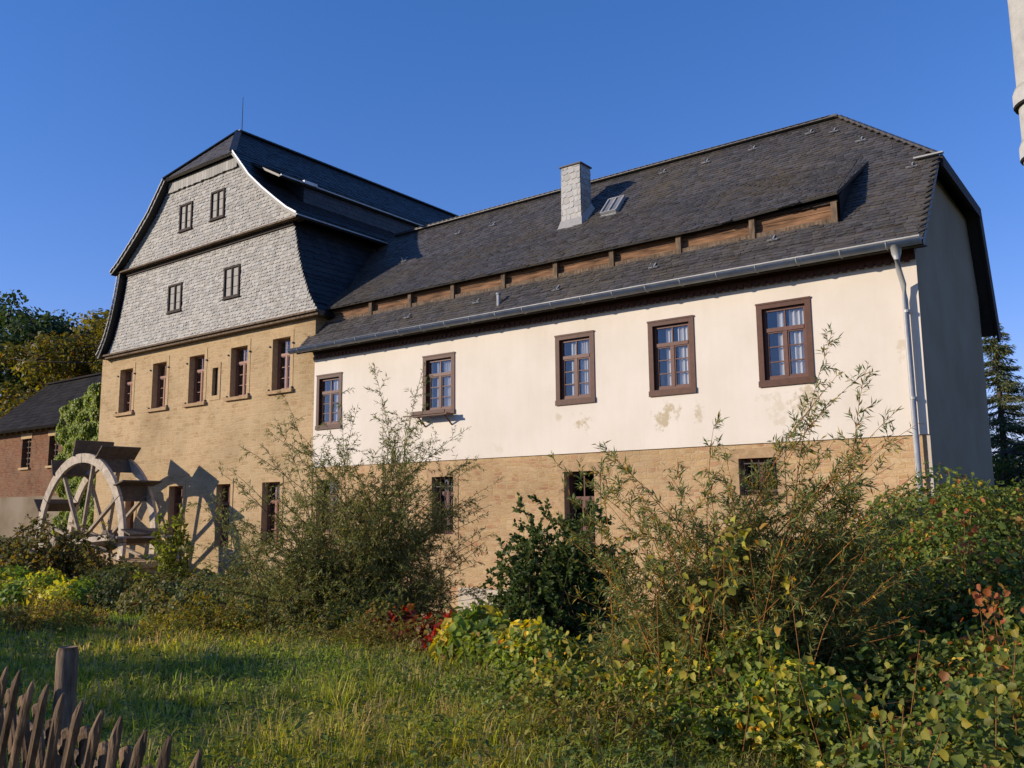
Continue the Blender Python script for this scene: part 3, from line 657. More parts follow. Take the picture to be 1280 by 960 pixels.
tiles(c_, [(x1 + .006, y0, zb + .15), (x1 + .006, y1, zb + .5), (x1 - .014, y1, zt), (x1 - .014, y0, zt)], .19, .16, (.8, 1.15), .016, seed=72, slant=.05)
fl = [(x0 - .1, y0 - .16, zr(y0 - .16) + .02), (x1 + .1, y0 - .16, zr(y0 - .16) + .02), (x1, y0 + .0, 7.75), (x0, y0 + .0, 7.75)]
c_.add(fl, [(0, 1, 2, 3)]); c_.add([(x1 + .1, y0 - .16, zr(y0 - .16) + .02), (x1 + .12, y1, zr(y1) + .02), (x1, y1, zr(y1) + .2), (x1, y0, 7.75)], [(0, 1, 2, 3)])
chm = c_.build('chimney', M_sl_chim, house)
c_ = MB(); c_.box(x0 - .03, x1 + .03, y0 - .05, y1 + .04, zt, zt + .035); c_.build('cap', M_iron, chm)
c_ = MB(); c_.box(-17.75, -17.2, 21.1, 21.5, 8.4, 9.38); c2 = c_.build('small_chimney', M_concrete, house)
c_ = MB(); c_.box(-17.78, -17.17, 21.07, 21.53, 9.38, 9.41); c_.build('cap', M_lead, c2)
def on(x, y, h=0): n_ = Vector((0, -1.108, 1)).normalized(); return Vector((x, y, zr(y))) + n_ * h
s = MB(); xa, xb, ya, yb = -11.53, -11.07, 19.16, 19.62
for p, q in (((xa, ya), (xb, ya)), ((xb, ya), (xb, yb)), ((xb, yb), (xa, yb)), ((xa, yb), (xa, ya)), (((xa + xb) / 2, ya), ((xa + xb) / 2, yb))): s.bar(on(*p, .09), on(*q, .09), .04, .06, (0, -1.1, 1))
for p, q in (((xa, ya), (xb, ya)), ((xb, ya), (xb, yb)), ((xa, yb), (xa, ya))): s.bar(on(*p, .03), on(*q, .03), .035, .1, (0, -1.1, 1))
sk = s.build('skylight', M_zinc, house)
s = MB(); s.quad(on(xa, ya, .085), on(xb, ya, .085), on(xb, yb, .085), on(xa, yb, .085)); s.build('pane', M_shutterpane, sk)
s = MB(); s.quad(on(xa - .05, ya - .11, .03), on(xb + .0, ya - .11, .03), on(xb, ya, .045), on(xa, ya, .045)); s.build('flashing', M_lead, sk)
s = MB(); s.tube([(-13.2, 16.86, 5.0), (-13.2, 16.86, 5.32)], .05, 10); s.tube([(-13.2, 16.86, 5.33), (-13.2, 16.86, 5.36)], .068, 10); s.build('vent_pipe', M_zinc, house)
hooks = [(-10.25, 20.27), (-9.0, 20.23), (-7.76, 20.26), (-5.75, 20.13), (-6.35, 20.3), (-5.02, 19.58), (-3.78, 18.42), (-16.43, 17.01), (-14.05, 17.07), (-11.51, 16.99), (-8.96, 17.1), (-6.27, 17.22), (-17.15, 19.95), (-15.76, 19.91), (-12.6, 18.3), (-18.8, 19.3)]
for (x, y) in hooks:
    s = MB(); s.bar(on(x, y + .09, .035), on(x, y - .05, .045), .03, .012, (0, -1.1, 1)); s.bar(on(x - .11, y - .05, .055), on(x + .11, y - .05, .055), .025, .02, (0, -1.1, 1)); s.bar(on(x, y - .05, .05), on(x, y - .06, .17), .018, .018, (1, 0, 0))
    s.build('roof_hook', M_lead, house)

# ================================================================== WATER WHEEL
WC = Vector((-28.59, 0, -.877)); R0, R1 = 2.83, 2.53; YA, YB = 14.42, 15.46
wheel = thing('water_wheel', 'wooden mill wheel with tilted paddles in front of sandstone wall', 'water wheel', (WC.x, 15, -3.7))
def wp(ang, r_, y): a = R(ang); return Vector((WC.x + r_ * math.sin(a), y, WC.z + r_ * math.cos(a)))
for y in (YA, YB):
    m_ = MB(); n_ = 12
    for k in range(n_):       # felloes, jointed
        for j in range(6):
            a0 = (k + j / 6) * 30 + .25 * (j == 0); a1 = (k + (j + 1) / 6) * 30 - .25 * (j == 5)
            jog = .006 * (k % 2)
            P = [wp(a0, R1, y - .05 - jog), wp(a0, R0, y - .05 - jog), wp(a1, R0, y - .05 - jog), wp(a1, R1, y - .05 - jog), wp(a0, R1, y + .05), wp(a0, R0, y + .05), wp(a1, R0, y + .05), wp(a1, R1, y + .05)]
            m_.add(P, [(0, 1, 2, 3), (7, 6, 5, 4), (0, 4, 5, 1), (1, 5, 6, 2), (2, 6, 7, 3), (3, 7, 4, 0)])
    m_.build('rim', M_wood, wheel)
    for k in range(8):
        a = k * 45 + 12; m_ = MB()
        yo = y + (.09 if y == YA else -.09)
        m_.bar(wp(a, .15, yo), wp(a, 2.62, yo), .085, .11, (0, 1, 0)); m_.build('spoke', M_spoke, wheel)
for a in (-99, -68.5, -38.5, -9, 21.5, 52.5, 83, 113.5, 144, 174.5, 205, 233):
    m_ = MB()
    p0 = wp(a - 1, 2.80, YA - .12); p1 = wp(a + 3, 3.30, YA - .12); q0 = wp(a - 1, 2.80, YB + .16); q1 = wp(a + 3, 3.30, YB + .16)
    nrm = (p1 - p0).cross(q0 - p0).normalized() * .022
    m_.add([p0 + nrm, p1 + nrm, q1 + nrm, q0 + nrm, p0 - nrm, p1 - nrm, q1 - nrm, q0 - nrm], [(0, 1, 2, 3), (7, 6, 5, 4), (0, 4, 5, 1), (1, 5, 6, 2), (2, 6, 7, 3), (3, 7, 4, 0)])
    p0 = wp(a - 1, 2.80, YA); p1 = wp(a + 8, 2.52, YA); q0 = wp(a - 1, 2.80, YB); q1 = wp(a + 8, 2.52, YB); nrm = (p1 - p0).cross(q0 - p0).normalized() * .02
    m_.add([p0 + nrm, p1 + nrm, q1 + nrm, q0 + nrm, p0 - nrm, p1 - nrm, q1 - nrm, q0 - nrm], [(0, 1, 2, 3), (7, 6, 5, 4), (0, 4, 5, 1), (1, 5, 6, 2), (2, 6, 7, 3), (3, 7, 4, 0)])
    m_.build('paddle', M_paddle, wheel)
m_ = MB(); m_.tube([(WC.x, 13.6, WC.z), (WC.x, 16.9, WC.z)], .2, 12); m_.build('axle', M_spoke, wheel)
for ya, yb in ((14.2, 14.62), (15.3, 15.6)):
    m_ = MB(); m_.tube([(WC.x, ya, WC.z), (WC.x, yb, WC.z)], .34, 12); m_.build('hub', M_paddle, wheel)
pier = thing('bearing_pier', 'low squared stone pier carrying the water wheel axle', 'pier', (WC.x + 2.2, 14, -3.4))
m_ = MB()
for k in range(5):
    for j in range(4):
        x0 = WC.x + 1.6 + j * .5 + .2 * (k % 2); m_.box(x0, x0 + .47, 14.1 + random.uniform(-.03, .03), 15.7, -3.4 + k * .36, -3.06 + k * .36)
m_.build('masonry', M_base, pier)
m_ = MB(); m_.box(WC.x + 1.4, WC.x + 4.0, 14.0, 15.8, -1.6, -1.42); m_.build('capstone', M_dressed, pier)
beam = MB(); beam.bar((-29.9, 13.7, -1.05), (-26.0, 14.1, -.72), .22, .16); beam.bar((-25.9, 14.2, -.72), (-25.1, 15.9, -.72), .5, .06)
tag(beam.build('bearing_beam', M_wood), 'pale squared timber lying across the foot of the water wheel', 'beam')

# ================================================================== BRICK OUTBUILDING
brk = thing('brick_outbuilding', 'low red brick outbuilding with dark sagging roof left of mill', 'outbuilding', (-40, 19, -.9))
bw = [(-43.5, -42.6, 2.15, 3.5), (-40.85, -39.95, 2.15, 3.5)]
mb = MB(); wall_y(mb, -46.9, -33.0, .8, 4.02, bw, 19.0, .3); mb.build('brick_wall', M_brick, brk)
mb = MB(); wall_y(mb, -46.9, -33.0, -2.5, .8, [], 18.96, .3); mb.quad((-46.9, 18.96, .8), (-33, 18.96, .8), (-33, 19.2, .8), (-46.9, 19.2, .8)); mb.build('plastered_foot', M_oldplaster, brk)
mb = MB(); mb.quad((-46.9, 24.4, -2.5), (-46.9, 19, -2.5), (-46.9, 19, 4.02), (-46.9, 24.4, 4.02)); mb.add([(-46.9, 19, 4.02), (-46.9, 24.4, 4.02), (-46.9, 21.7, 6.4)], [(0, 1, 2)]); mb.quad((-33, 24.4, -2.5), (-46.9, 24.4, -2.5), (-46.9, 24.4, 4.02), (-33, 24.4, 4.02)); mb.build('side_wall', M_brick, brk)
mb = MB()
k = -46.9
while k < -33.2:
    mb.box(k, k + .22, 18.86, 19.0, 3.9, 4.0); mb.box(k + .3, k + .5, 18.93, 19.0, 3.78, 3.9); k += .6
mb.build('brick_cornice', M_sill, brk)
for (a, b_, c, d) in bw:
    f = MB(); f.box(a - .1, b_ + .1, 18.97, 19.25, d, d + .25); f.box(a - .05, b_ + .05, 18.9, 19.2, c - .1, c); wn = f.build('window', M_dressed, brk)
    s = MB(); s.quad((a, 19.28, c), (b_, 19.28, c), (b_, 19.28, d), (a, 19.28, d)); s.build('pane', M_dark, wn)
    g = MB()
    for k in range(5): g.box(a + .35, b_, 19.08, 19.11, c + .15 + k * .26, c + .2 + k * .26)
    g.box(a + .5, a + .54, 19.06, 19.1, c, d); g.build('bars', M_post, wn)
m_ = MB(); fr = [(-47.15, 18.45, 3.9), (-32.7, 18.45, 3.9), (-32.7, 21.7, 6.73), (-47.15, 21.7, 6.73)]; m_.slab(fr, .12); tiles(m_, fr, .4, .3, (.6, 1.4), .02, seed=81)
bk = [(-47.15, 24.95, 3.9), (-32.7, 24.95, 3.9), (-32.7, 21.7, 6.73), (-47.15, 21.7, 6.73)]; m_.slab(bk, .12); m_.build('roof', M_sl_shade, brk)
m_ = MB(); m_.bar((-47.15, 21.7, 6.76), (-32.7, 21.7, 6.8), .3, .08); m_.build('ridge', M_sl_shade, brk)

# ================================================================== CONCRETE POLE, FENCE
pole = thing('utility_pole', 'pale concrete pole with ring collars rising at right edge', 'pole', (-.45, 5.98, -1.6))
m_ = MB(); m_.tube([(-.45, 5.98, -1.9), (-.45, 5.98, 2.35), (-.45, 5.98, 6.5)], [.15, .15, .168], 28); m_.build('shaft', M_concrete, pole, True)
for z, rr in ((2.46, .177), (2.12, .168)):
    m_ = MB(); m_.tube([(-.45, 5.98, z - .045), (-.45, 5.98, z + .03), (-.45, 5.98, z + .07)], [rr, rr, rr - .015], 28); m_.build('collar', M_concrete, pole, True)
    m_ = MB(); m_.tube([(-.45, 5.98, z - .056), (-.45, 5.98, z - .044)], rr - .006, 28); m_.build('joint', M_dark, pole)

fence = thing('picket_fence', 'weathered lattice fence of crossed half round pickets in front of lawn', 'fence', (-3.6, 1.6, -1.6))
F0 = Vector((-4.16, 1.82, 0)); F1 = Vector((-2.22, 1.50, 0)); fd = (F1 - F0).normalized(); fn = Vector((fd.y, -fd.x, 0))   # fn faces the camera
if fn.dot(-F0) < 0: fn = -fn
def picket(base, lean, ztop, zbot, off, rad, seed, blunt=False):
    rnd = random.Random(seed); m_ = MB(); g = rnd.uniform(.75, 1.2); m_.col = (g * 1.08, g, g * .9)
    top = base + Vector((0, 0, ztop)) + fn * off; bot = base - fd * lean + Vector((0, 0, zbot)) + fn * off
    d = (top - bot).normalized(); sd_ = d.cross(fn).normalized(); n_ = 9; vs = []; L = (top - bot).length
    prof_ = [(0, 1, 0), (L * .3, 1.02, 0), (L * .6, .96, 0), (L - .16, 1.0, 0), (L - .09, .98, .0), (L - .06, .85, .15), (L - .03, .62, .5), (L, .3, .95)]
    if blunt: prof_ = prof_[:4] + [(L - .03, .98, 0), (L - .012, .95, .1), (L, .8, .3)]
    wv = rnd.uniform(-.014, .014)
    for (l, k, cut) in prof_:
        c = bot + d * l + sd_ * wv * math.sin(l * 7) 
        ring = []
        for j in range(n_):
            th = math.pi * j / (n_ - 1); ring.append(c + (sd_ * math.cos(th) * k + fn * math.sin(th) * (1 - cut * .75)) * rad * (1 + rnd.uniform(-.12, .12)))
        vs += ring
    fs = [(i*n_+j, i*n_+(j+1) % n_, (i+1)*n_+(j+1) % n_, (i+1)*n_+j) for i in range(len(prof_)-1) for j in range(n_)] + [tuple(range(n_)), tuple((len(prof_)-1)*n_+j for j in reversed(range(n_)))]
    m_.add(vs, fs); return m_.build('picket', M_post, fence)
L = (F1 - F0).length; n_p = 17; step = .196
for k in range(-5, 17):
    b_ = F0 + fd * (step * k + random.uniform(-.008, .008))
    picket(b_, .40, -.655 + random.uniform(-.015, .015), -1.62, .0, .0255, k)
    picket(b_ + fd * .09, -.42, -.80 + random.uniform(-.03, .03), -1.62, -.055, .03, 100 + k, True)
for z in (-.93, -1.42):
    m_ = MB(); m_.tube([F0 - fd * 1.2 + Vector((0, 0, z)) - fn * .1, F1 + fd * .6 + Vector((0, 0, z)) - fn * .1], .026, 8); m_.build('rail', M_post, fence)
pp = Vector((-4.22, 2.11, 0))
m_ = MB(); m_.tube([pp + Vector((0, 0, -1.75)), pp + Vector((0, 0, -1.1)), pp + Vector((0, 0, -.64)), pp + Vector((.0, 0, -.615))], [.05, .049, .047, .04], 14); m_.build('post', M_post, fence, True)

# ================================================================== VEGETATION
def raw_mesh(name, V, starts, loops, C, mat, parent=None):
    me = bpy.data.meshes.new(name); me.vertices.add(len(V)); me.vertices.foreach_set('co', np.asarray(V, 'f').ravel())
    me.loops.add(len(loops)); me.loops.foreach_set('vertex_index', np.asarray(loops, 'i')); me.polygons.add(len(starts))
    me.polygons.foreach_set('loop_start', np.asarray(starts, 'i')); me.update(calc_edges=True)
    a = me.color_attributes.new('Col', 'FLOAT_COLOR', 'POINT'); a.data.foreach_set('color', np.c_[C, np.ones(len(C))].astype('f').ravel())
    me.materials.append(mat); me.validate()
    o = bpy.data.objects.new(name, me); COL.objects.link(o)
    if parent: o.parent = parent; o.matrix_parent_inverse = Matrix.Translation(-parent.location)
    return o
def unit(a): return a / np.maximum(np.linalg.norm(a, axis=-1, keepdims=True), 1e-9)

def leaves(name, P, D, Nn, Ls, Ws, C, parent=None, mat=None, shape='diamond', fold=.12, curl=.15):
    n = len(P); D = unit(D); S = unit(np.cross(D, Nn)); U = np.cross(S, D); L = Ls[:, None]; W = Ws[:, None]
    if shape == 'diamond':
        V = np.stack([P, P + D * L * .45 + S * W * .5 + U * W * fold, P + D * L - U * L * curl, P + D * L * .45 - S * W * .5 + U * W * fold], 1); k = 4
    elif shape == 'lobed':
        prof_ = [(.0, .24), (.14, .46), (.30, .42), (.52, .52), (.78, .26)]
        R_ = [P + D * L * a - S * W * b_ + U * W * b_ * fold * 2.2 for a, b_ in prof_]; Q_ = [P + D * L * a + S * W * b_ + U * W * b_ * fold * 2.2 for a, b_ in prof_]
        V = np.stack([P] + R_ + [P + D * L - U * L * curl] + Q_[::-1], 1); k = 12
        loops = (np.arange(n)[:, None] * 12 + np.array([0, 1, 2, 3, 4, 5, 6, 0, 6, 7, 8, 9, 10, 11])).ravel(); starts = np.arange(2 * n) * 7
        return raw_mesh(name, V.reshape(-1, 3), starts, loops, np.repeat(C, 12, 0), mat or M_leaf, parent)
    else:
        V = np.stack([P, P + D * L * .18 + S * W * .42 + U * W * fold, P + D * L * .55 + S * W * .5 + U * W * fold, P + D * L - U * L * curl,
                      P + D * L * .55 - S * W * .5 + U * W * fold, P + D * L * .18 - S * W * .42 + U * W * fold], 1); k = 6
    return raw_mesh(name, V.reshape(-1, 3), np.arange(n) * k, np.arange(n * k), np.repeat(C, k, 0), mat or M_leaf, parent)

def sticks(name, A, B, ra, rb, C, parent=None, n=4, mat=None):
    A = np.asarray(A, float); B = np.asarray(B, float); D = unit(B - A); up = np.where(np.abs(D[:, 2:3]) < .9, [[0, 0, 1.]], [[1., 0, 0]])
    a = unit(np.cross(D, up)); b_ = np.cross(a, D); th = np.arange(n) * 2 * np.pi / n
    ring = a[:, None] * np.cos(th)[None, :, None] + b_[:, None] * np.sin(th)[None, :, None]
    V = np.concatenate([A[:, None] + ring * np.asarray(ra).reshape(-1, 1, 1), B[:, None] + ring * np.asarray(rb).reshape(-1, 1, 1)], 1)
    base = np.arange(len(A))[:, None, None] * 2 * n; j = np.arange(n)
    q = np.stack([j, (j + 1) % n, n + (j + 1) % n, n + j], -1)[None]
    loops = (base + q).ravel(); starts = np.arange(len(A) * n) * 4
    return raw_mesh(name, V.reshape(-1, 3), starts, loops, np.repeat(C, 2 * n, 0), mat or M_bark, parent)

def pick(rng, pal, n, var=.2):
    """leaf colours drawn from a weighted palette"""
    w_ = np.array([p[1] for p in pal], float); w_ /= w_.sum(); i = rng.choice(len(pal), n, p=w_)
    c = np.array([p[0] for p in pal])[i]; c = c * np.array([2.0, 1.72, 1.15]); return c * (1 + rng.uniform(-var, var, (n, 1))) * (1 + rng.uniform(-.06, .06, (n, 3)))

def shrub(name, label, cat, base, tips, seed, pal, ll=.09, lw=.014, twigs=14, tl=(.3, .8), per=18, stemcol=(.9, .7, .4), stem_r=.014, spread=.35, droop=.25, start=.2, jit=.25, shape='diamond', extra=3, group=None, low=1.0):
    rng = np.random.default_rng(seed); base = np.array(base, float); t = thing(name, label, cat, tuple(base), group)
    SA, SB, ra, rb = [], [], [], []; P, D = [], []
    for tip in tips:
        for e in range(extra):
            tp = np.array(tip, float) + rng.normal(0, jit, 3) * (0 if e == 0 else 1) * np.array([1, 1, .8])
            if e: tp[2] = base[2] + (tp[2] - base[2]) * rng.uniform(.45, .97)
            b0 = base + np.append(rng.normal(0, spread, 2), 0); b0[2] = float(terrain(b0[0], b0[1])) - .05
            mid = (b0 + tp) / 2 + np.append((b0[:2] - tp[:2]) * .18, (tp[2] - b0[2]) * .16) + rng.normal(0, .06, 3)
            k = 14; s = np.linspace(0, 1, k)[:, None]; C_ = (1-s)**2 * b0 + 2*s*(1-s) * mid + s**2 * tp
            C_ += np.cumsum(rng.normal(0, .006, C_.shape), 0)
            for i in range(k - 1): SA.append(C_[i]); SB.append(C_[i+1]); ra.append(stem_r * (1 - .85 * i / k)); rb.append(stem_r * (1 - .85 * (i+1) / k))
            H = np.linalg.norm(tp - b0)
            nt_ = max(4, int(twigs * H / 3))
            for q in rng.uniform(start, 1, nt_) ** low:
                i = min(int(q * (k - 1)), k - 2); p0 = C_[i] + (C_[i+1] - C_[i]) * rng.random(); d0 = unit(C_[i+1] - C_[i])
                sd_ = rng.normal(0, 1, 3); sd_ -= d0 * sd_.dot(d0); sd_ = unit(sd_); dd = unit(d0 * rng.uniform(.4, 1.1) + sd_ * rng.uniform(.5, 1.0) + np.array([0, 0, rng.uniform(-droop, .35)]))
                l_ = rng.uniform(*tl) * (1.15 - .9 * q); m_ = 4; prev = p0; dcur = dd
                for jj in range(m_):
                    nx = prev + dcur * l_ / m_; SA.append(prev); SB.append(nx); ra.append(stem_r * .3 * (1 - .2 * jj)); rb.append(stem_r * .3 * (1 - .2 * (jj + 1)))
                    c_n = max(1, int(per / m_ * l_ / (sum(tl) * .42))); u_ = rng.random(c_n)[:, None]
                    P.append(prev + (nx - prev) * u_); D.append(np.repeat(dcur[None], c_n, 0))
                    prev = nx; dcur = unit(dcur + rng.normal(0, .12, 3) + np.array([0, 0, -droop * .35]))
            # leaves straight on the leading shoot
            c_n = int(H * 12); u_ = rng.uniform(.35, 1, c_n) * (k - 1.001); i0 = u_.astype(int); P.append(C_[i0] + (C_[i0+1] - C_[i0]) * (u_ - i0)[:, None]); D.append(unit(C_[i0+1] - C_[i0]))
    P = np.concatenate(P); D = np.concatenate(D); n = len(P); D = unit(D * .8 + unit(rng.normal(0, 1, (n, 3))) * .75 + np.array([0, 0, -droop * .6]))
    Nn = unit(rng.normal(0, 1, (n, 3)) + np.array([0, 0, .8])); Ls = ll * rng.uniform(.6, 1.25, n); Ws = lw * rng.uniform(.7, 1.2, n)
    leaves('foliage', P, D, Nn, Ls, Ws, pick(rng, pal, n), t, shape=shape)
    C = np.array(stemcol)[None] * (1 + rng.uniform(-.2, .2, (len(SA), 1)))
    sticks('stems', SA, SB, ra, rb, C, t)
    return t

VR = np.array([.669, .743]); VD = np.array([-.743, .669])
def tipw(c, vr, vd, s, dpt, z): return (c[0] + vr[0] * s + vd[0] * dpt, c[1] + vr[1] * s + vd[1] * dpt, z)

# palettes (base colours)
WIL = [((.095, .125, .052), 5), ((.07, .095, .042), 4), ((.15, .165, .085), 3), ((.16, .14, .04), 1), ((.10, .07, .035), 1)]
WIL2 = [((.08, .12, .05), 5), ((.06, .09, .04), 4), ((.15, .17, .08), 3), ((.25, .19, .04), 1.2), ((.16, .10, .04), .8)]
DRK = [((.035, .06, .022), 6), ((.05, .08, .03), 4), ((.08, .10, .04), 1)]
BRM = [((.06, .095, .028), 6), ((.085, .12, .035), 5), ((.13, .16, .045), 3), ((.28, .24, .05), 1.3), ((.22, .09, .03), .7), ((.10, .045, .025), .8)]
rg = np.random.default_rng(5)
# left willow (stands on the bank of the race)
c = (-10.9, 10.3); tips = []
ppm = 71.0
for px, py in [(350, 500), (330, 545), (300, 570), (375, 560), (405, 585), (440, 520), (458, 478), (480, 545), (515, 478), (525, 560), (540, 555), (572, 548), (290, 600), (262, 650), (600, 590), (250, 700), (600, 640), (350, 640), (420, 640), (480, 640), (540, 640), (300, 690), (380, 700), (450, 700), (520, 700), (570, 700), (600, 745), (280, 740), (330, 620), (460, 600), (500, 600), (395, 615)]:
    tips.append(tipw(c, VR, VD, (px - 452) / ppm, rg.uniform(-1.0, 1.3), (648 - py) / ppm + .0))
shrub('willow_bush', 'tall dense narrow-leaved willow bush hiding the corner between mill and cream house', 'willow', (c[0], c[1], float(terrain(*c))), tips, 11, WIL, .082, .0155, 25, (.35, .85), 36, (.8, .65, .45), .011, .75, .3, .12, .28, extra=5, group='willow bushes on the bank', low=1.35)
# right willow
c2 = (-3.4, 7.45); v2d = np.array([-.42, .907]); v2r = np.array([.907, .42]); ppm2 = 134.0; tips = []
for px, py in [(1052, 430), (1075, 490), (905, 545), (890, 600), (860, 575), (760, 560), (800, 590), (740, 600), (1000, 560), (1020, 520), (1110, 530), (1100, 570), (1140, 600), (1060, 590), (960, 600), (940, 640), (820, 640), (1120, 640), (980, 660), (1040, 660), (880, 680), (1080, 700), (800, 720), (930, 720), (1010, 740), (1100, 760), (760, 790), (1130, 560)]:
    tips.append(tipw(c2, v2r, v2d, (px - 900) / ppm2, rg.uniform(-.7, .8), (640 - py) / ppm2))
shrub('willow_bush', 'near willow bush with orange stems standing in front of the cream house', 'willow', (c2[0], c2[1], float(terrain(*c2))), tips, 12, WIL2, .08, .0125, 22, (.2, .52), 40, (3.6, 2.0, .7), .0075, .42, .2, .12, .18, extra=7, group='willow bushes on the bank', low=1.4)
# dark broad-leaved shrub
c3 = (-6.6, 9.6); v3r = np.array([.822, .57]); v3d = np.array([-.57, .822]); ppm3 = 98.0; tips = []
for px, py in [(672, 625), (690, 640), (655, 660), (720, 625), (745, 640), (640, 690), (628, 720), (630, 760), (660, 740), (700, 690), (740, 690), (690, 740), (735, 745), (770, 700), (780, 650), (660, 790), (700, 780), (650, 710), (760, 760)]:
    tips.append(tipw(c3, v3r, v3d, (px - 700) / ppm3, rg.uniform(-.5, .6), (642 - py) / ppm3))
shrub('broadleaf_shrub', 'dark green small-leaved shrub between the two willow bushes', 'shrub', (c3[0], c3[1], float(terrain(*c3))), tips, 13, DRK, .062, .04, 20, (.25, .6), 38, (.9, .7, .5), .009, .4, .15, .1, .16, shape='ovate', extra=7)
# light green sapling near the wheel
c4 = (-17.6, 11.0); tips = []
for px, py in [(215, 650), (225, 640), (200, 690), (250, 690), (235, 665), (205, 670), (255, 720), (190, 720)]:
    tips.append((c4[0] + .535 * (px - 225) / 57, c4[1] + .845 * (px - 225) / 57 + rg.uniform(-.3, .3), (646 - py) / 57))
shrub('ash_sapling', 'bright green leafy sapling beside the water wheel', 'sapling', (c4[0], c4[1], float(terrain(*c4))), tips, 14, [((.10, .13, .025), 5), ((.14, .17, .035), 3), ((.07, .09, .022), 2)], .12, .05, 14, (.3, .6), 15, (.9, .8, .5), .014, .2, .35, .2, .12, shape='ovate', extra=3)
# brownish dark bush left, in front of the wheel
c5 = (-24.0, 11.7); tips = []
v5 = np.array([.427, .904])
for px in range(0, 165, 13):
    for q in range(2):
        py = np.interp(px, [0, 40, 80, 110, 150, 165], [665, 648, 640, 655, 705, 725]) + rg.uniform(0, 50)
        s = (px - 70) / 42; tips.append((c5[0] + v5[0] * s + rg.uniform(-.8, .8), c5[1] + v5[1] * s * .55 + rg.uniform(-.6, .6), (646 - py) / 42))
shrub('elder_bush', 'brown green autumn bush in front of the brick outbuilding and wheel', 'bush', (c5[0], c5[1], float(terrain(*c5))), tips, 15, [((.07, .075, .03), 5), ((.05, .06, .025), 4), ((.13, .09, .03), 2), ((.17, .15, .04), 1)], .12, .06, 14, (.35, .8), 15, (.8, .6, .5), .02, 1.3, .2, .1, .3, shape='ovate', extra=4)

def mound(name, label, cat, pts, seed, n, pal, ll, lw, thick, group=None, shape='ovate', kind=None, stems=0, flat=.9):
    """low tangle: leaves spread through bumpy lobes; pts = (x, y, height, radius)"""
    rng = np.random.default_rng(seed); pts = np.array(pts); wgt = pts[:, 3] ** 2; wgt /= wgt.sum(); i = rng.choice(len(pts), n, p=wgt)
    rr = np.sqrt(rng.random(n)); th = rng.uniform(0, 2 * np.pi, n); x = pts[i, 0] + pts[i, 3] * rr * np.cos(th); y = pts[i, 1] + pts[i, 3] * rr * np.sin(th)
    top = pts[i, 2] * np.sqrt(np.maximum(0, 1 - rr ** 2 * .92)) * (1 + .22 * np.sin(x * 3.1 + i) * np.cos(y * 2.7))
    h = top * (1 - thick * rng.random(n) ** 1.6) + rng.normal(0, .03, n)
    z = terrain(x, y) + np.maximum(h, .03)
    P = np.stack([x, y, z], 1); out = np.stack([np.cos(th) * rr, np.sin(th) * rr, np.full(n, flat)], 1)
    Nn = unit(unit(out) + rng.normal(0, .5, (n, 3))); D = unit(np.cross(Nn, rng.normal(0, 1, (n, 3))) + np.array([0, 0, -.25]))
    C = pick(rng, pal, n)
    fld = .5 + .3 * np.sin(x * 2.3 + y) * np.cos(y * 1.9 - x * .7) + .2 * np.sin(x * 5.1) * np.sin(y * 4.7 + z * 3)
    C = C * (.72 + .56 * fld[:, None]); gr = (fld < .52) & (C[:, 0] > C[:, 1] * .95); C[gr] = C[gr] * np.array([.38, .62, .7])
    t = thing(name, label, cat, (float(pts[0, 0]), float(pts[0, 1]), float(terrain(pts[0, 0], pts[0, 1]))), group)
    leaves('foliage', P, D, Nn, ll * np.clip(rng.gamma(6, 1 / 6, n), .4, 2.0), lw * np.clip(rng.gamma(7, 1 / 7, n), .4, 1.8), C, t, shape=shape, fold=.15)
    if stems:
        j = rng.choice(n, stems); A = P[j].copy(); A[:, 2] = terrain(A[:, 0], A[:, 1]); A[:, :2] += rng.normal(0, .25, (stems, 2)); B = P[j] + rng.normal(0, .05, (stems, 3)); Mi = (A + B) / 2 + np.c_[rng.normal(0, .12, (stems, 2)), np.full(stems, .15)]
        sticks('stems', np.r_[A, Mi], np.r_[Mi, B], np.full(2 * stems, .0028), np.full(2 * stems, .002), np.repeat([[1.3, .8, .5]], 2 * stems, 0), t)
    return t

# bramble thicket on the right bank
bp = []
for k in range(90):
    y = rg.uniform(5.2, 15.5); xl = np.interp(y, [5, 7, 9, 11, 13, 15.5], [-1.2, -1.9, -3.0, -3.6, -3.5, -3.3]); x = rg.uniform(xl, 2.6)
    hh = np.interp(y, [5, 7, 9, 12, 14, 15.5], [.35, .6, .85, 1.0, .95, .8]) * rg.uniform(.75, 1.15); bp.append((x, y, hh, rg.uniform(.55, 1.0)))
mound('bramble_thicket', 'broad thicket of brambles covering the right bank below the grey end wall', 'brambles', bp, 21, 120000, BRM, .052, .046, .75, stems=900, shape='lobed')
# hop and wild vine with yellowing leaves creeping through the right willow's foot
bp = [(-5.4, 7.6, .5, .5), (-4.9, 6.9, .35, .45), (-4.4, 6.6, .35, .5), (-3.7, 6.7, .5, .4), (-3.2, 6.7, .55, .5), (-2.8, 6.9, .7, .5), (-3.6, 7.2, .6, .6), (-2.3, 6.3, .6, .5), (-2.9, 6.1, .3, .4)]
mound('wild_vine', 'yellow green vine leaves tangled at the foot of the near willow', 'vine', bp, 22, 9000, [((.09, .13, .035), 6), ((.14, .18, .04), 4), ((.36, .33, .05), 1.3), ((.45, .25, .05), .3)], .055, .055, .8, stems=200, shape='lobed')
bp = [(-6.9, 8.3, .55, .5), (-6.2, 8.0, .5, .5), (-7.5, 8.9, .45, .45), (-5.7, 7.7, .5, .4)]
mound('yellow_vine', 'low yellow leaved vine creeping between dark shrub and lawn', 'vine', bp, 23, 3200, [((.25, .24, .04), 4), ((.35, .3, .05), 3), ((.12, .15, .04), 4), ((.4, .17, .06), .6)], .085, .085, .8, stems=80, shape='lobed')
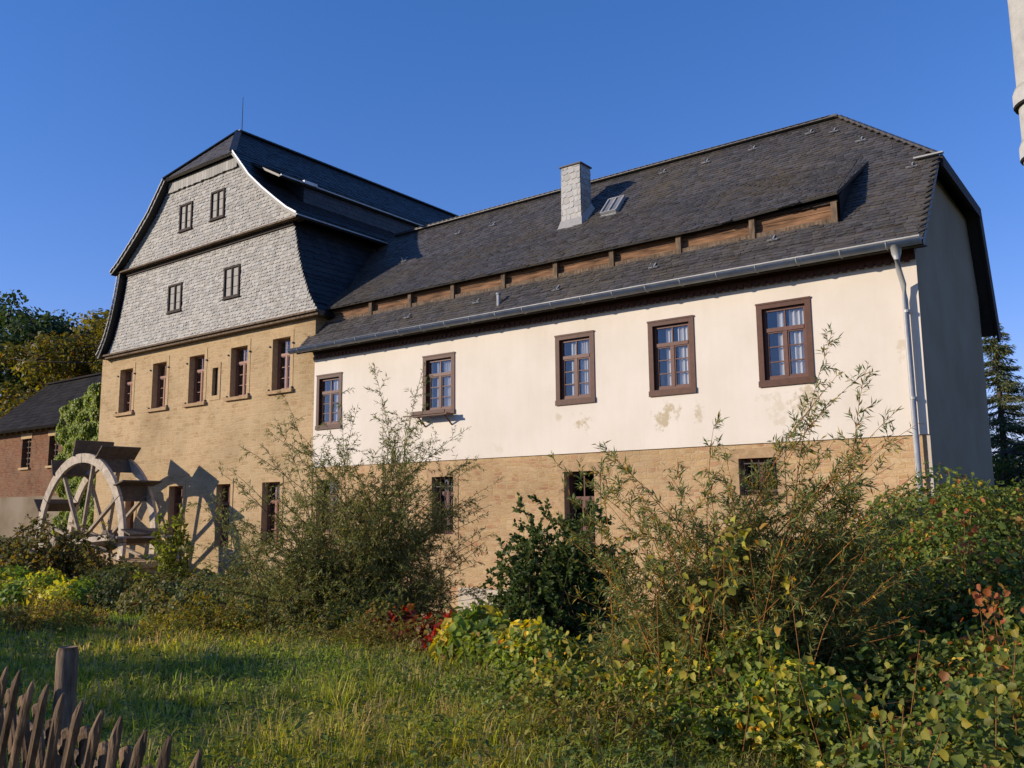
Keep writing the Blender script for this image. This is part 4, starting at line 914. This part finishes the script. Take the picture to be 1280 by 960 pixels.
bp = [(-8.6, 9.3, .5, .45), (-8.0, 8.9, .45, .4), (-9.4, 9.5, .5, .45), (-7.5, 8.5, .35, .3), (-10.0, 9.6, .35, .35)]
mound('red_creeper', 'crimson leaved creeper glowing at the foot of the tall willow', 'creeper', bp, 24, 2400, [((.28, .03, .025), 5), ((.16, .025, .02), 4), ((.1, .09, .03), 3), ((.3, .12, .04), 1)], .09, .07, .8, stems=60, shape='lobed')
bp = [(-22.5, 9.6, .75, .9), (-21, 9.7, .7, .8), (-24.5, 9.7, .7, .9), (-19.6, 9.8, .6, .7)]
mound('yellow_bush', 'low yellow green bush at the far left lawn edge', 'bush', bp, 25, 6500, [((.25, .27, .05), 5), ((.17, .2, .04), 4), ((.33, .3, .06), 2)], .1, .06, .8, stems=60)
bp = [(x, y, h_, r_) for x, y, h_, r_ in [(-18.5, 10.6, .8, .9), (-17.2, 10.4, .7, .8), (-16, 10.3, .8, .8), (-15, 10.2, .9, .8), (-14, 10.1, .9, .8), (-13, 10.1, .8, .8), (-19.8, 11, .8, .9), (-18, 12.4, .5, .9), (-20.5, 12.6, .6, 1.0), (-22.5, 13, .6, 1.0)]]
mound('nettle_patch', 'dark nettles and weeds along the mill race edge', 'nettles', bp, 26, 26000, [((.055, .07, .028), 5), ((.08, .09, .035), 4), ((.10, .07, .035), 2), ((.15, .14, .05), 1)], .085, .04, .85, stems=300)
bp = [(-9.7, 9.5, .5, .6), (-10.6, 9.5, .55, .6), (-11.6, 9.6, .6, .7), (-12.6, 9.8, .55, .7)]
mound('weed_patch', 'mixed green weeds fringing the lawn below the tall willow', 'weeds', bp, 27, 8000, [((.09, .11, .035), 5), ((.12, .12, .04), 3), ((.16, .09, .04), 1)], .07, .035, .85, stems=150)
bp = [(-4.6, 6.0, .16, .5), (-3.2, 5.0, .16, .45), (-5.4, 6.6, .16, .5), (-4.4, 5.1, .12, .4), (-1.9, 4.6, .25, .5)]
mound('ground_ivy', 'low round-leaved weeds spreading over grass in the near foreground', 'weeds', bp, 28, 3000, [((.08, .12, .03), 5), ((.12, .17, .045), 4), ((.17, .17, .06), 1)], .035, .026, .9)
# flowering yellow-green herbs on the lawn
bp = [(-13.3, 8.6, .42, .4), (-12.7, 8.3, .35, .4), (-14.2, 8.6, .3, .35), (-15.3, 7.6, .35, .5), (-11.8, 8.6, .35, .35), (-16.2, 7.7, .3, .4)]
mound('yellow_herbs', 'yellowing herb clump standing in the sunlit lawn', 'herbs', bp, 29, 5200, [((.26, .24, .05), 5), ((.2, .19, .05), 4), ((.12, .12, .04), 3), ((.3, .15, .05), 1)], .045, .018, .9, shape='diamond')
# ivy on the brick outbuilding
rng = np.random.default_rng(31); n = 30000
xx = rng.uniform(-39.1, -35.4, n); ztop = np.interp(xx, [-39.1, -38.6, -37.8, -36.6, -35.6], [3.8, 4.4, 4.8, 5.2, 5.4]); zz = -1 + (ztop + 1) * rng.random(n) ** .8
keep = xx > np.interp(zz, [-1, 1, 3, 5], [-38.2, -38.5, -38.8, -39.1]) + .2 * np.sin(zz * 5); xx, zz = xx[keep], zz[keep]; n = len(xx)
bul = .38 + .22 * np.sin(xx * 2.7 + 1) * np.sin(zz * 2.3) + .14 * np.sin(xx * 6) * np.sin(zz * 5.3 + 2)
yy = 18.95 - bul * (1 - .5 * rng.random(n) ** 2) - .15
t = thing('climbing_ivy', 'bright green ivy climbing brick outbuilding beside the mill', 'ivy', (-38, 18.8, -1))
Nn = unit(np.stack([rng.normal(0, .5, n), -1 + rng.normal(0, .4, n), .6 + rng.normal(0, .4, n)], 1)); D = unit(np.stack([rng.normal(0, .6, n), np.full(n, -.2), -1 + rng.normal(0, .4, n)], 1))
leaves('foliage', np.stack([xx, yy, zz], 1), D, Nn, .11 * rng.uniform(.7, 1.2, n), .09 * rng.uniform(.7, 1.2, n), pick(rng, [((.16, .21, .04), 5), ((.11, .16, .035), 4), ((.06, .1, .025), 2)], n), t, shape='ovate')
A = np.stack([rng.uniform(-38.5, -36, 14), np.full(14, 18.9), np.full(14, -1.2)], 1); B = A + np.stack([rng.uniform(-1, .6, 14), np.full(14, -.05), rng.uniform(3.5, 5.5, 14)], 1)
sticks('stems', A, B, np.full(14, .05), np.full(14, .02), np.ones((14, 3)), t)

# trees
def tree(name, label, cat, base, H, crown, seed, n, pal, ls, lw, clump=.7, group=None, nl=16, trunk_r=.35, clumps=150):
    rng = np.random.default_rng(seed); base = np.array(base, float); t = thing(name, label, cat, tuple(base), group)
    cz, rx, rz = crown; SA, SB, ra, rb = [], [], [], []; fork = base + np.array([0, 0, max(1.5, (cz - rz) * .9)])
    SA.append(base - np.array([0, 0, .3])); SB.append(fork); ra.append(trunk_r); rb.append(trunk_r * .75)
    c = base + np.array([0, 0, cz])
    dirs = unit(rng.normal(0, 1, (clumps, 3))); rad = rng.random(clumps) ** .38
    cen = c + dirs * rad[:, None] * np.array([rx, rx, rz]) * (1 + rng.uniform(-.18, .18, (clumps, 1)))
    limbs = []
    for k in range(nl):
        tgt = cen[rng.integers(clumps)]; a = fork + (np.array([0, 0, 1.]) * rng.uniform(-.5, rz)); prev = a
        for j in range(4):
            q = a + (tgt - a) * (j + 1) / 4 + rng.normal(0, .25, 3) + np.array([0, 0, .3 * math.sin(j)]); SA.append(prev); SB.append(q); r0 = trunk_r * .42
            ra.append(r0 * (1 - j * .22)); rb.append(r0 * (1 - (j + 1) * .22) + .01); limbs.append(q); prev = q
    SA.append(fork); SB.append(c + np.array([0, 0, rz * .6])); ra.append(trunk_r * .7); rb.append(.05)
    limbs = np.array(limbs)
    for q in cen:
        j = np.argmin(np.linalg.norm(limbs - q, axis=1)); SA.append(limbs[j]); SB.append(q); ra.append(.05); rb.append(.015)
    sz = clump * rng.uniform(.5, 1.35, clumps); i = rng.choice(clumps, n, p=sz ** 2 / (sz ** 2).sum())
    dd = unit(rng.normal(0, 1, (n, 3))); P = cen[i] + dd * (sz[i] * rng.random(n) ** .4)[:, None] * np.array([1.15, 1.15, .7])
    Nn = unit(dd + rng.normal(0, .6, (n, 3)) + np.array([0, 0, .4])); D = unit(np.cross(Nn, rng.normal(0, 1, (n, 3))))
    C = pick(rng, pal, n) * .68 * (1 + .25 * rng.uniform(-1, 1, clumps))[i][:, None]
    leaves('crown', P, D, Nn, ls * rng.uniform(.6, 1.3, n), lw * rng.uniform(.6, 1.3, n), C, t, shape='ovate')
    sticks('trunk', SA, SB, ra, rb, np.ones((len(SA), 3)), t, n=7)
    return t
tree('maple_tree', 'yellow green thinning tree behind brick outbuilding roof', 'tree', (-50.8, 26.6, -1.5), 14, (7.8, 6.2, 5.4), 41, 34000, [((.16, .15, .035), 5), ((.12, .125, .03), 5), ((.22, .18, .04), 2), ((.07, .08, .025), 3), ((.16, .09, .03), 1)], .26, .17, .95, 'trees behind the outbuilding', clumps=230)
tree('oak_tree', 'dark green dense tree at left edge behind the yellowing tree', 'tree', (-63.5, 28.0, -1.5), 17, (10.2, 6.0, 6.6), 42, 30000, [((.035, .06, .022), 6), ((.05, .085, .028), 4)], .3, .22, 1.4, 'trees behind the outbuilding', clumps=150)
tree('alder_tree', 'brown green tree low against the mill side behind outbuilding', 'tree', (-46.0, 29.5, -1.5), 11, (7.6, 4.2, 4.6), 43, 12000, [((.10, .095, .03), 5), ((.13, .10, .035), 4), ((.07, .07, .03), 3)], .24, .15, .8, 'trees behind the outbuilding', clumps=130)
# trees on the near side of the lawn, out of frame: they cast the shade over the fence corner
for k, (x, y, h_, r_) in enumerate([(-26.0, -7.4, 3.2, 2.8), (-21.9, -8.3, 3.3, 2.8), (-18.3, -9.4, 3.0, 2.6), (-30.5, -6.5, 3.4, 3.0)]):
    tree('hazel_tree', ['low round leafy tree nearest the left lawn corner', 'low leafy tree beyond the fence corner', 'low leafy tree closest behind the viewpoint', 'low leafy tree farthest along the meadow edge'][k], 'tree', (x, y, -1.7), 6, (h_ - .1, r_, 2.0), 50 + k, 9000, [((.05, .08, .025), 1)], .45, .35, 1.3, 'low trees along the meadow edge', nl=8, trunk_r=.15, clumps=60)

# spruce behind the house end
def spruce(name, label, base, H, Rb, seed, group=None):
    rng = np.random.default_rng(seed); base = np.array(base, float); t = thing(name, label, 'spruce', tuple(base), group)
    SA, SB, ra, rb = [base], [base + np.array([0, 0, H])], [.22], [.02]; P, D = [], []
    z = .4
    while z < H - .1:
        nb = rng.integers(5, 8); r_ = Rb * (1 - z / H) ** .85 * rng.uniform(.85, 1.1)
        for k in range(nb):
            a = rng.uniform(0, 2 * np.pi); L_ = r_ * rng.uniform(.75, 1.12) + .12; p = base + np.array([0, 0, z]); d = np.array([np.cos(a), np.sin(a), rng.uniform(-.25, .1)])
            m_ = 6; prev = p
            for j in range(m_):
                nx = prev + unit(d + np.array([0, 0, -.35 + .13 * j])) * L_ / m_; SA.append(prev); SB.append(nx); ra.append(.03 * (1 - j / 7)); rb.append(.03 * (1 - (j + 1) / 7))
                c_n = int(26 * L_ / 2) + 5; u_ = rng.random((c_n, 1)); side = unit(np.cross(d, [0, 0, 1]))
                off = side * rng.normal(0, .20 * (1 - j / 8), (c_n, 1)) * min(1, L_)
                P.append(prev + (nx - prev) * u_ + off + np.array([0, 0, -.03]) + rng.normal(0, .04, (c_n, 3))); D.append(unit(d)[None] * .7 + off * 2.5 + np.array([0, 0, -.35]) + rng.normal(0, .25, (c_n, 3)))
                prev = nx
        z += rng.uniform(.16, .30)
    P = np.concatenate(P); D = np.concatenate(D); n = len(P)
    leaves('crown', P, D, unit(rng.normal(0, 1, (n, 3)) + [0, 0, .5]), .17 * rng.uniform(.6, 1.3, n), .035 * rng.uniform(.7, 1.3, n), pick(rng, [((.045, .065, .035), 5), ((.07, .09, .045), 4), ((.10, .11, .05), 1)], n), t, M_needle)
    sticks('trunk', SA, SB, ra, rb, np.ones((len(SA), 3)), t, n=5)
spruce('spruce_tree', 'dark spruce rising behind the far corner of grey end wall', (-5.7, 40.5, -1.2), 8.9, 3.1, 61)
tree('rowan_tree', 'bushy green tree below the spruce behind the house end', 'tree', (-3.6, 31.5, -.9), 4, (1.6, 2.4, 1.5), 62, 8000, [((.05, .075, .025), 5), ((.09, .11, .035), 3), ((.22, .18, .05), 1)], .12, .08, .5, nl=8, trunk_r=.08, clumps=70)

# ------------------------------------------------------------------ lawn grass
def grass(name, nt_, per, rmin, rmax, h0, seed, label):
    rng = np.random.default_rng(seed)
    hd = np.radians(rng.uniform(-84, -2, nt_)); r_ = rmin * (rmax / rmin) ** rng.random(nt_) ** .85
    x = r_ * np.sin(hd); y = r_ * np.cos(hd)
    cl = (np.sin(x * 2.3 + 1.3 * np.sin(y * 1.7)) * np.cos(y * 2.9 + np.sin(x * 1.1)) + 1) / 2; cl2 = (np.sin(x * .8 + 2) * np.cos(y * .9 + x * .3) + 1) / 2
    ok = (y < 12.6) & ~((x > -5.0) & (y > 9)) & ~((x > -2.2) & (y > 6)) & (rng.random(nt_) < .55 + .45 * cl)
    x, y, r_, cl, cl2 = x[ok], y[ok], r_[ok], cl[ok], cl2[ok]; nt_ = len(x)
    hT = h0 * (.4 + .5 * cl + .35 * cl2) * rng.gamma(4, 1 / 4, nt_); kind = rng.choice(4, nt_, p=[.5, .25, .15, .1])
    base = np.array([(.31, .34, .045), (.41, .41, .065), (.19, .23, .04), (.47, .37, .14)])[kind] * rng.uniform(.75, 1.3, (nt_, 1))
    base = base * (1 + .5 * (cl2[:, None] - .5) * np.array([1.3, .6, .3]))
    i = np.repeat(np.arange(nt_), per); n = len(i)
    a = rng.uniform(0, 2 * np.pi, n); rad = .03 + .012 * r_[i]; off = rng.random(n) * rad
    px_ = x[i] + np.cos(a) * off; py_ = y[i] + np.sin(a) * off; z = terrain(px_, py_)
    h = hT[i] * rng.uniform(.45, 1.15, n) * np.where(kind[i] == 3, 1.35, 1); wd = np.clip(.0045 * (r_[i] / 5) ** .8, .003, .016) * rng.uniform(.7, 1.7, n) * np.where(kind[i] == 1, 1.5, 1)
    lean = rng.uniform(.15, 1.1, n) * h; a2 = a + rng.normal(0, .7, n)
    b0 = np.stack([px_, py_, z - .01], 1); s = np.stack([-np.sin(a2), np.cos(a2), 0 * a], 1) * wd[:, None] / 2; ld = np.stack([np.cos(a2), np.sin(a2), 0 * a], 1) * lean[:, None]
    up = np.array([0, 0, 1.]) * h[:, None]; mid = b0 + ld * .3 + up * .68; tip = b0 + ld + up * rng.uniform(.6, 1.05, (n, 1))
    V = np.stack([b0 - s, b0 + s, mid + s * .8, mid - s * .8, tip], 1).reshape(-1, 3); k = np.arange(n)[:, None] * 5
    loops = (k + np.array([0, 1, 2, 3, 3, 2, 4])).ravel(); starts = (np.arange(n)[:, None] * 7 + np.array([0, 4])).ravel()
    C = base[i] * rng.uniform(.8, 1.2, (n, 1)) * (1 + rng.uniform(-.08, .08, (n, 3))); dead = rng.random(n) < .06; C[dead] = np.array([.5, .40, .2])
    o = raw_mesh(name, V, starts, loops, np.repeat(C, 5, 0), M_grass); tag(o, label, 'grass', kind='stuff'); return o
grass('lawn_grass', 54000, 10, 3.0, 27, .112, 71, 'tufted green meadow grass covering the lawn in front of the buildings')

# small broad-leaved herbs scattered through the grass
rng = np.random.default_rng(77); nh = 2600
hd = np.radians(rng.uniform(-70, -4, nh)); r_ = 3.3 * (16 / 3.3) ** rng.random(nh); x = r_ * np.sin(hd); y = r_ * np.cos(hd); ok = (y < 11) & ~((x > -4.5) & (y > 6.5)); x, y = x[ok], y[ok]; nh = len(x)
i = np.repeat(np.arange(nh), 12); n = len(i); hh = rng.uniform(.05, .24, nh) * rng.choice([1, 1, 1.9], nh)
P = np.stack([x[i] + rng.normal(0, .03, n), y[i] + rng.normal(0, .03, n), terrain(x[i], y[i]) + hh[i] * rng.random(n)], 1); a = rng.uniform(0, 2 * np.pi, n)
D = np.stack([np.cos(a), np.sin(a), rng.uniform(-.1, .8, n)], 1); Nn = unit(np.stack([rng.normal(0, .3, n), rng.normal(0, .3, n), np.ones(n)], 1))
pal_ = np.array([(.17, .22, .04), (.25, .27, .05), (.10, .14, .03), (.36, .31, .06)])[rng.choice(4, nh, p=[.4, .25, .25, .1])]
C = pal_[i] * rng.uniform(.75, 1.25, (n, 1))
o = leaves('meadow_weeds', P, D, Nn, rng.uniform(.03, .075, n), rng.uniform(.012, .03, n), C, None, shape='ovate'); tag(o, 'small broad leaved herbs scattered among the lawn grass', 'weeds', kind='stuff')

# bright autumn leaf sprays of a climbing hop, placed on the near bushes
def spot(px, py, r_):
    d = cf + cr * ((px - 640) / 1097.9) - cu * ((py - 480) / 1097.9); d /= math.hypot(d.x, d.y); return np.array(d * r_)
def sprays(name, label, cat, spots, seed, pal, ll):
    rng = np.random.default_rng(seed); P = []; A = []; B = []
    for (px, py, r_, k, sp) in spots:
        c = spot(px, py, r_); q = c + rng.normal(0, 1, (k, 3)) * sp * np.array([.8, .8, 1]); P.append(q)
        g = c.copy(); g[2] = terrain(g[0], g[1]); m_ = (g + c) / 2 + rng.normal(0, .08, 3); A += [g, m_]; B += [m_, c]
    P = np.concatenate(P); n = len(P); t = thing(name, label, cat, tuple(P[0]))
    D = unit(rng.normal(0, 1, (n, 3)) + [0, 0, -.7]); Nn = unit(rng.normal(0, .5, (n, 3)) + np.array([-.4, -.8, .5]))
    leaves('foliage', P, D, Nn, ll * rng.uniform(.6, 1.3, n), ll * rng.uniform(.6, 1.2, n), pick(rng, pal, n), t, shape='lobed')
    sticks('stems', A, B, np.full(len(A), .003), np.full(len(A), .002), np.repeat([[3., 1.8, .8]], len(A), 0), t)
sprays('hop_vine', 'bright yellow hop leaves climbing the middle of the near willow', 'vine', [(905, 680, 7.0, 20, .11), (935, 672, 7.0, 10, .09), (900, 705, 6.9, 12, .09), (880, 745, 6.6, 14, .08), (990, 752, 6.6, 8, .07), (870, 770, 6.6, 10, .07), (820, 715, 6.8, 6, .08), (960, 800, 6.2, 10, .1), (740, 835, 7.0, 26, .15), (790, 845, 6.7, 24, .14), (700, 835, 7.2, 20, .13), (840, 830, 6.6, 10, .12), (660, 825, 7.6, 20, .14), (920, 850, 6.2, 10, .12)], 91, [((.21, .20, .04), 5), ((.13, .15, .035), 4), ((.22, .13, .04), 1)], .06)
sprays('yellow_bramble', 'large yellow leaves at the bottom right corner of the brambles', 'brambles', [(1262, 845, 5.6, 24, .11), (1245, 870, 5.3, 16, .1), (1130, 870, 5.3, 16, .14), (1180, 905, 5.0, 18, .14), (1100, 895, 5.1, 18, .14), (1270, 800, 5.9, 10, .1), (1050, 860, 5.6, 14, .12), (1000, 850, 5.8, 10, .12), (1150, 800, 6.2, 10, .12)], 92, [((.14, .14, .03), 5), ((.08, .10, .03), 6), ((.14, .07, .03), 1)], .052)
sprays('red_bramble', 'orange red leaf spray glowing among the right hand brambles', 'brambles', [(1240, 748, 7.2, 22, .09), (1225, 760, 7.1, 14, .08), (1195, 680, 9.0, 22, .13), (1213, 672, 9.0, 16, .12), (1272, 652, 9.5, 10, .1), (1250, 775, 6.9, 12, .09), (1205, 640, 10, 10, .12)], 93, [((.2, .07, .035), 5), ((.18, .11, .04), 4)], .05)

# upright weeds in the grass before the brambles, and a few by the far lawn edge
def weedbed(name, label, cx, cy, r_, k, h0, seed, pal, ll, lw, shape='ovate'):
    rg_ = np.random.default_rng(seed); tips = [(cx + rg_.normal(0, r_), cy + rg_.normal(0, r_ * .6), float(terrain(cx, cy)) + h0 * rg_.uniform(.55, 1.15)) for _ in range(k)]
    return shrub(name, label, 'weeds', (cx, cy, float(terrain(cx, cy))), tips, seed, pal, ll, lw, 26, (.05, .14), 10, (1.6, 1.1, .6), .004, r_, .1, .1, .08, shape=shape, extra=2)
weedbed('nettle_clump', 'upright leafy weeds in the grass just before the near willow foot', -3.5, 5.6, .5, 20, .55, 95, [((.09, .11, .03), 5), ((.13, .14, .035), 3), ((.18, .14, .04), 1)], .05, .02)
weedbed('goldenrod_clump', 'yellowing upright weeds in the middle of the sunlit lawn', -12.6, 8.4, .6, 22, .6, 96, [((.14, .13, .025), 5), ((.09, .10, .03), 4), ((.18, .12, .03), 1)], .06, .02)
weedbed('dock_clump', 'dry brownish weeds among the grass behind the fence post', -15.6, 7.6, .7, 20, .6, 97, [((.12, .10, .03), 5), ((.09, .09, .03), 4), ((.16, .10, .04), 2)], .06, .022)
weedbed('meadow_stalks', 'mixed tall weeds between lawn and crimson creeper', -9.0, 8.6, .7, 24, .5, 98, [((.10, .11, .03), 5), ((.14, .12, .035), 3)], .05, .014, 'diamond')
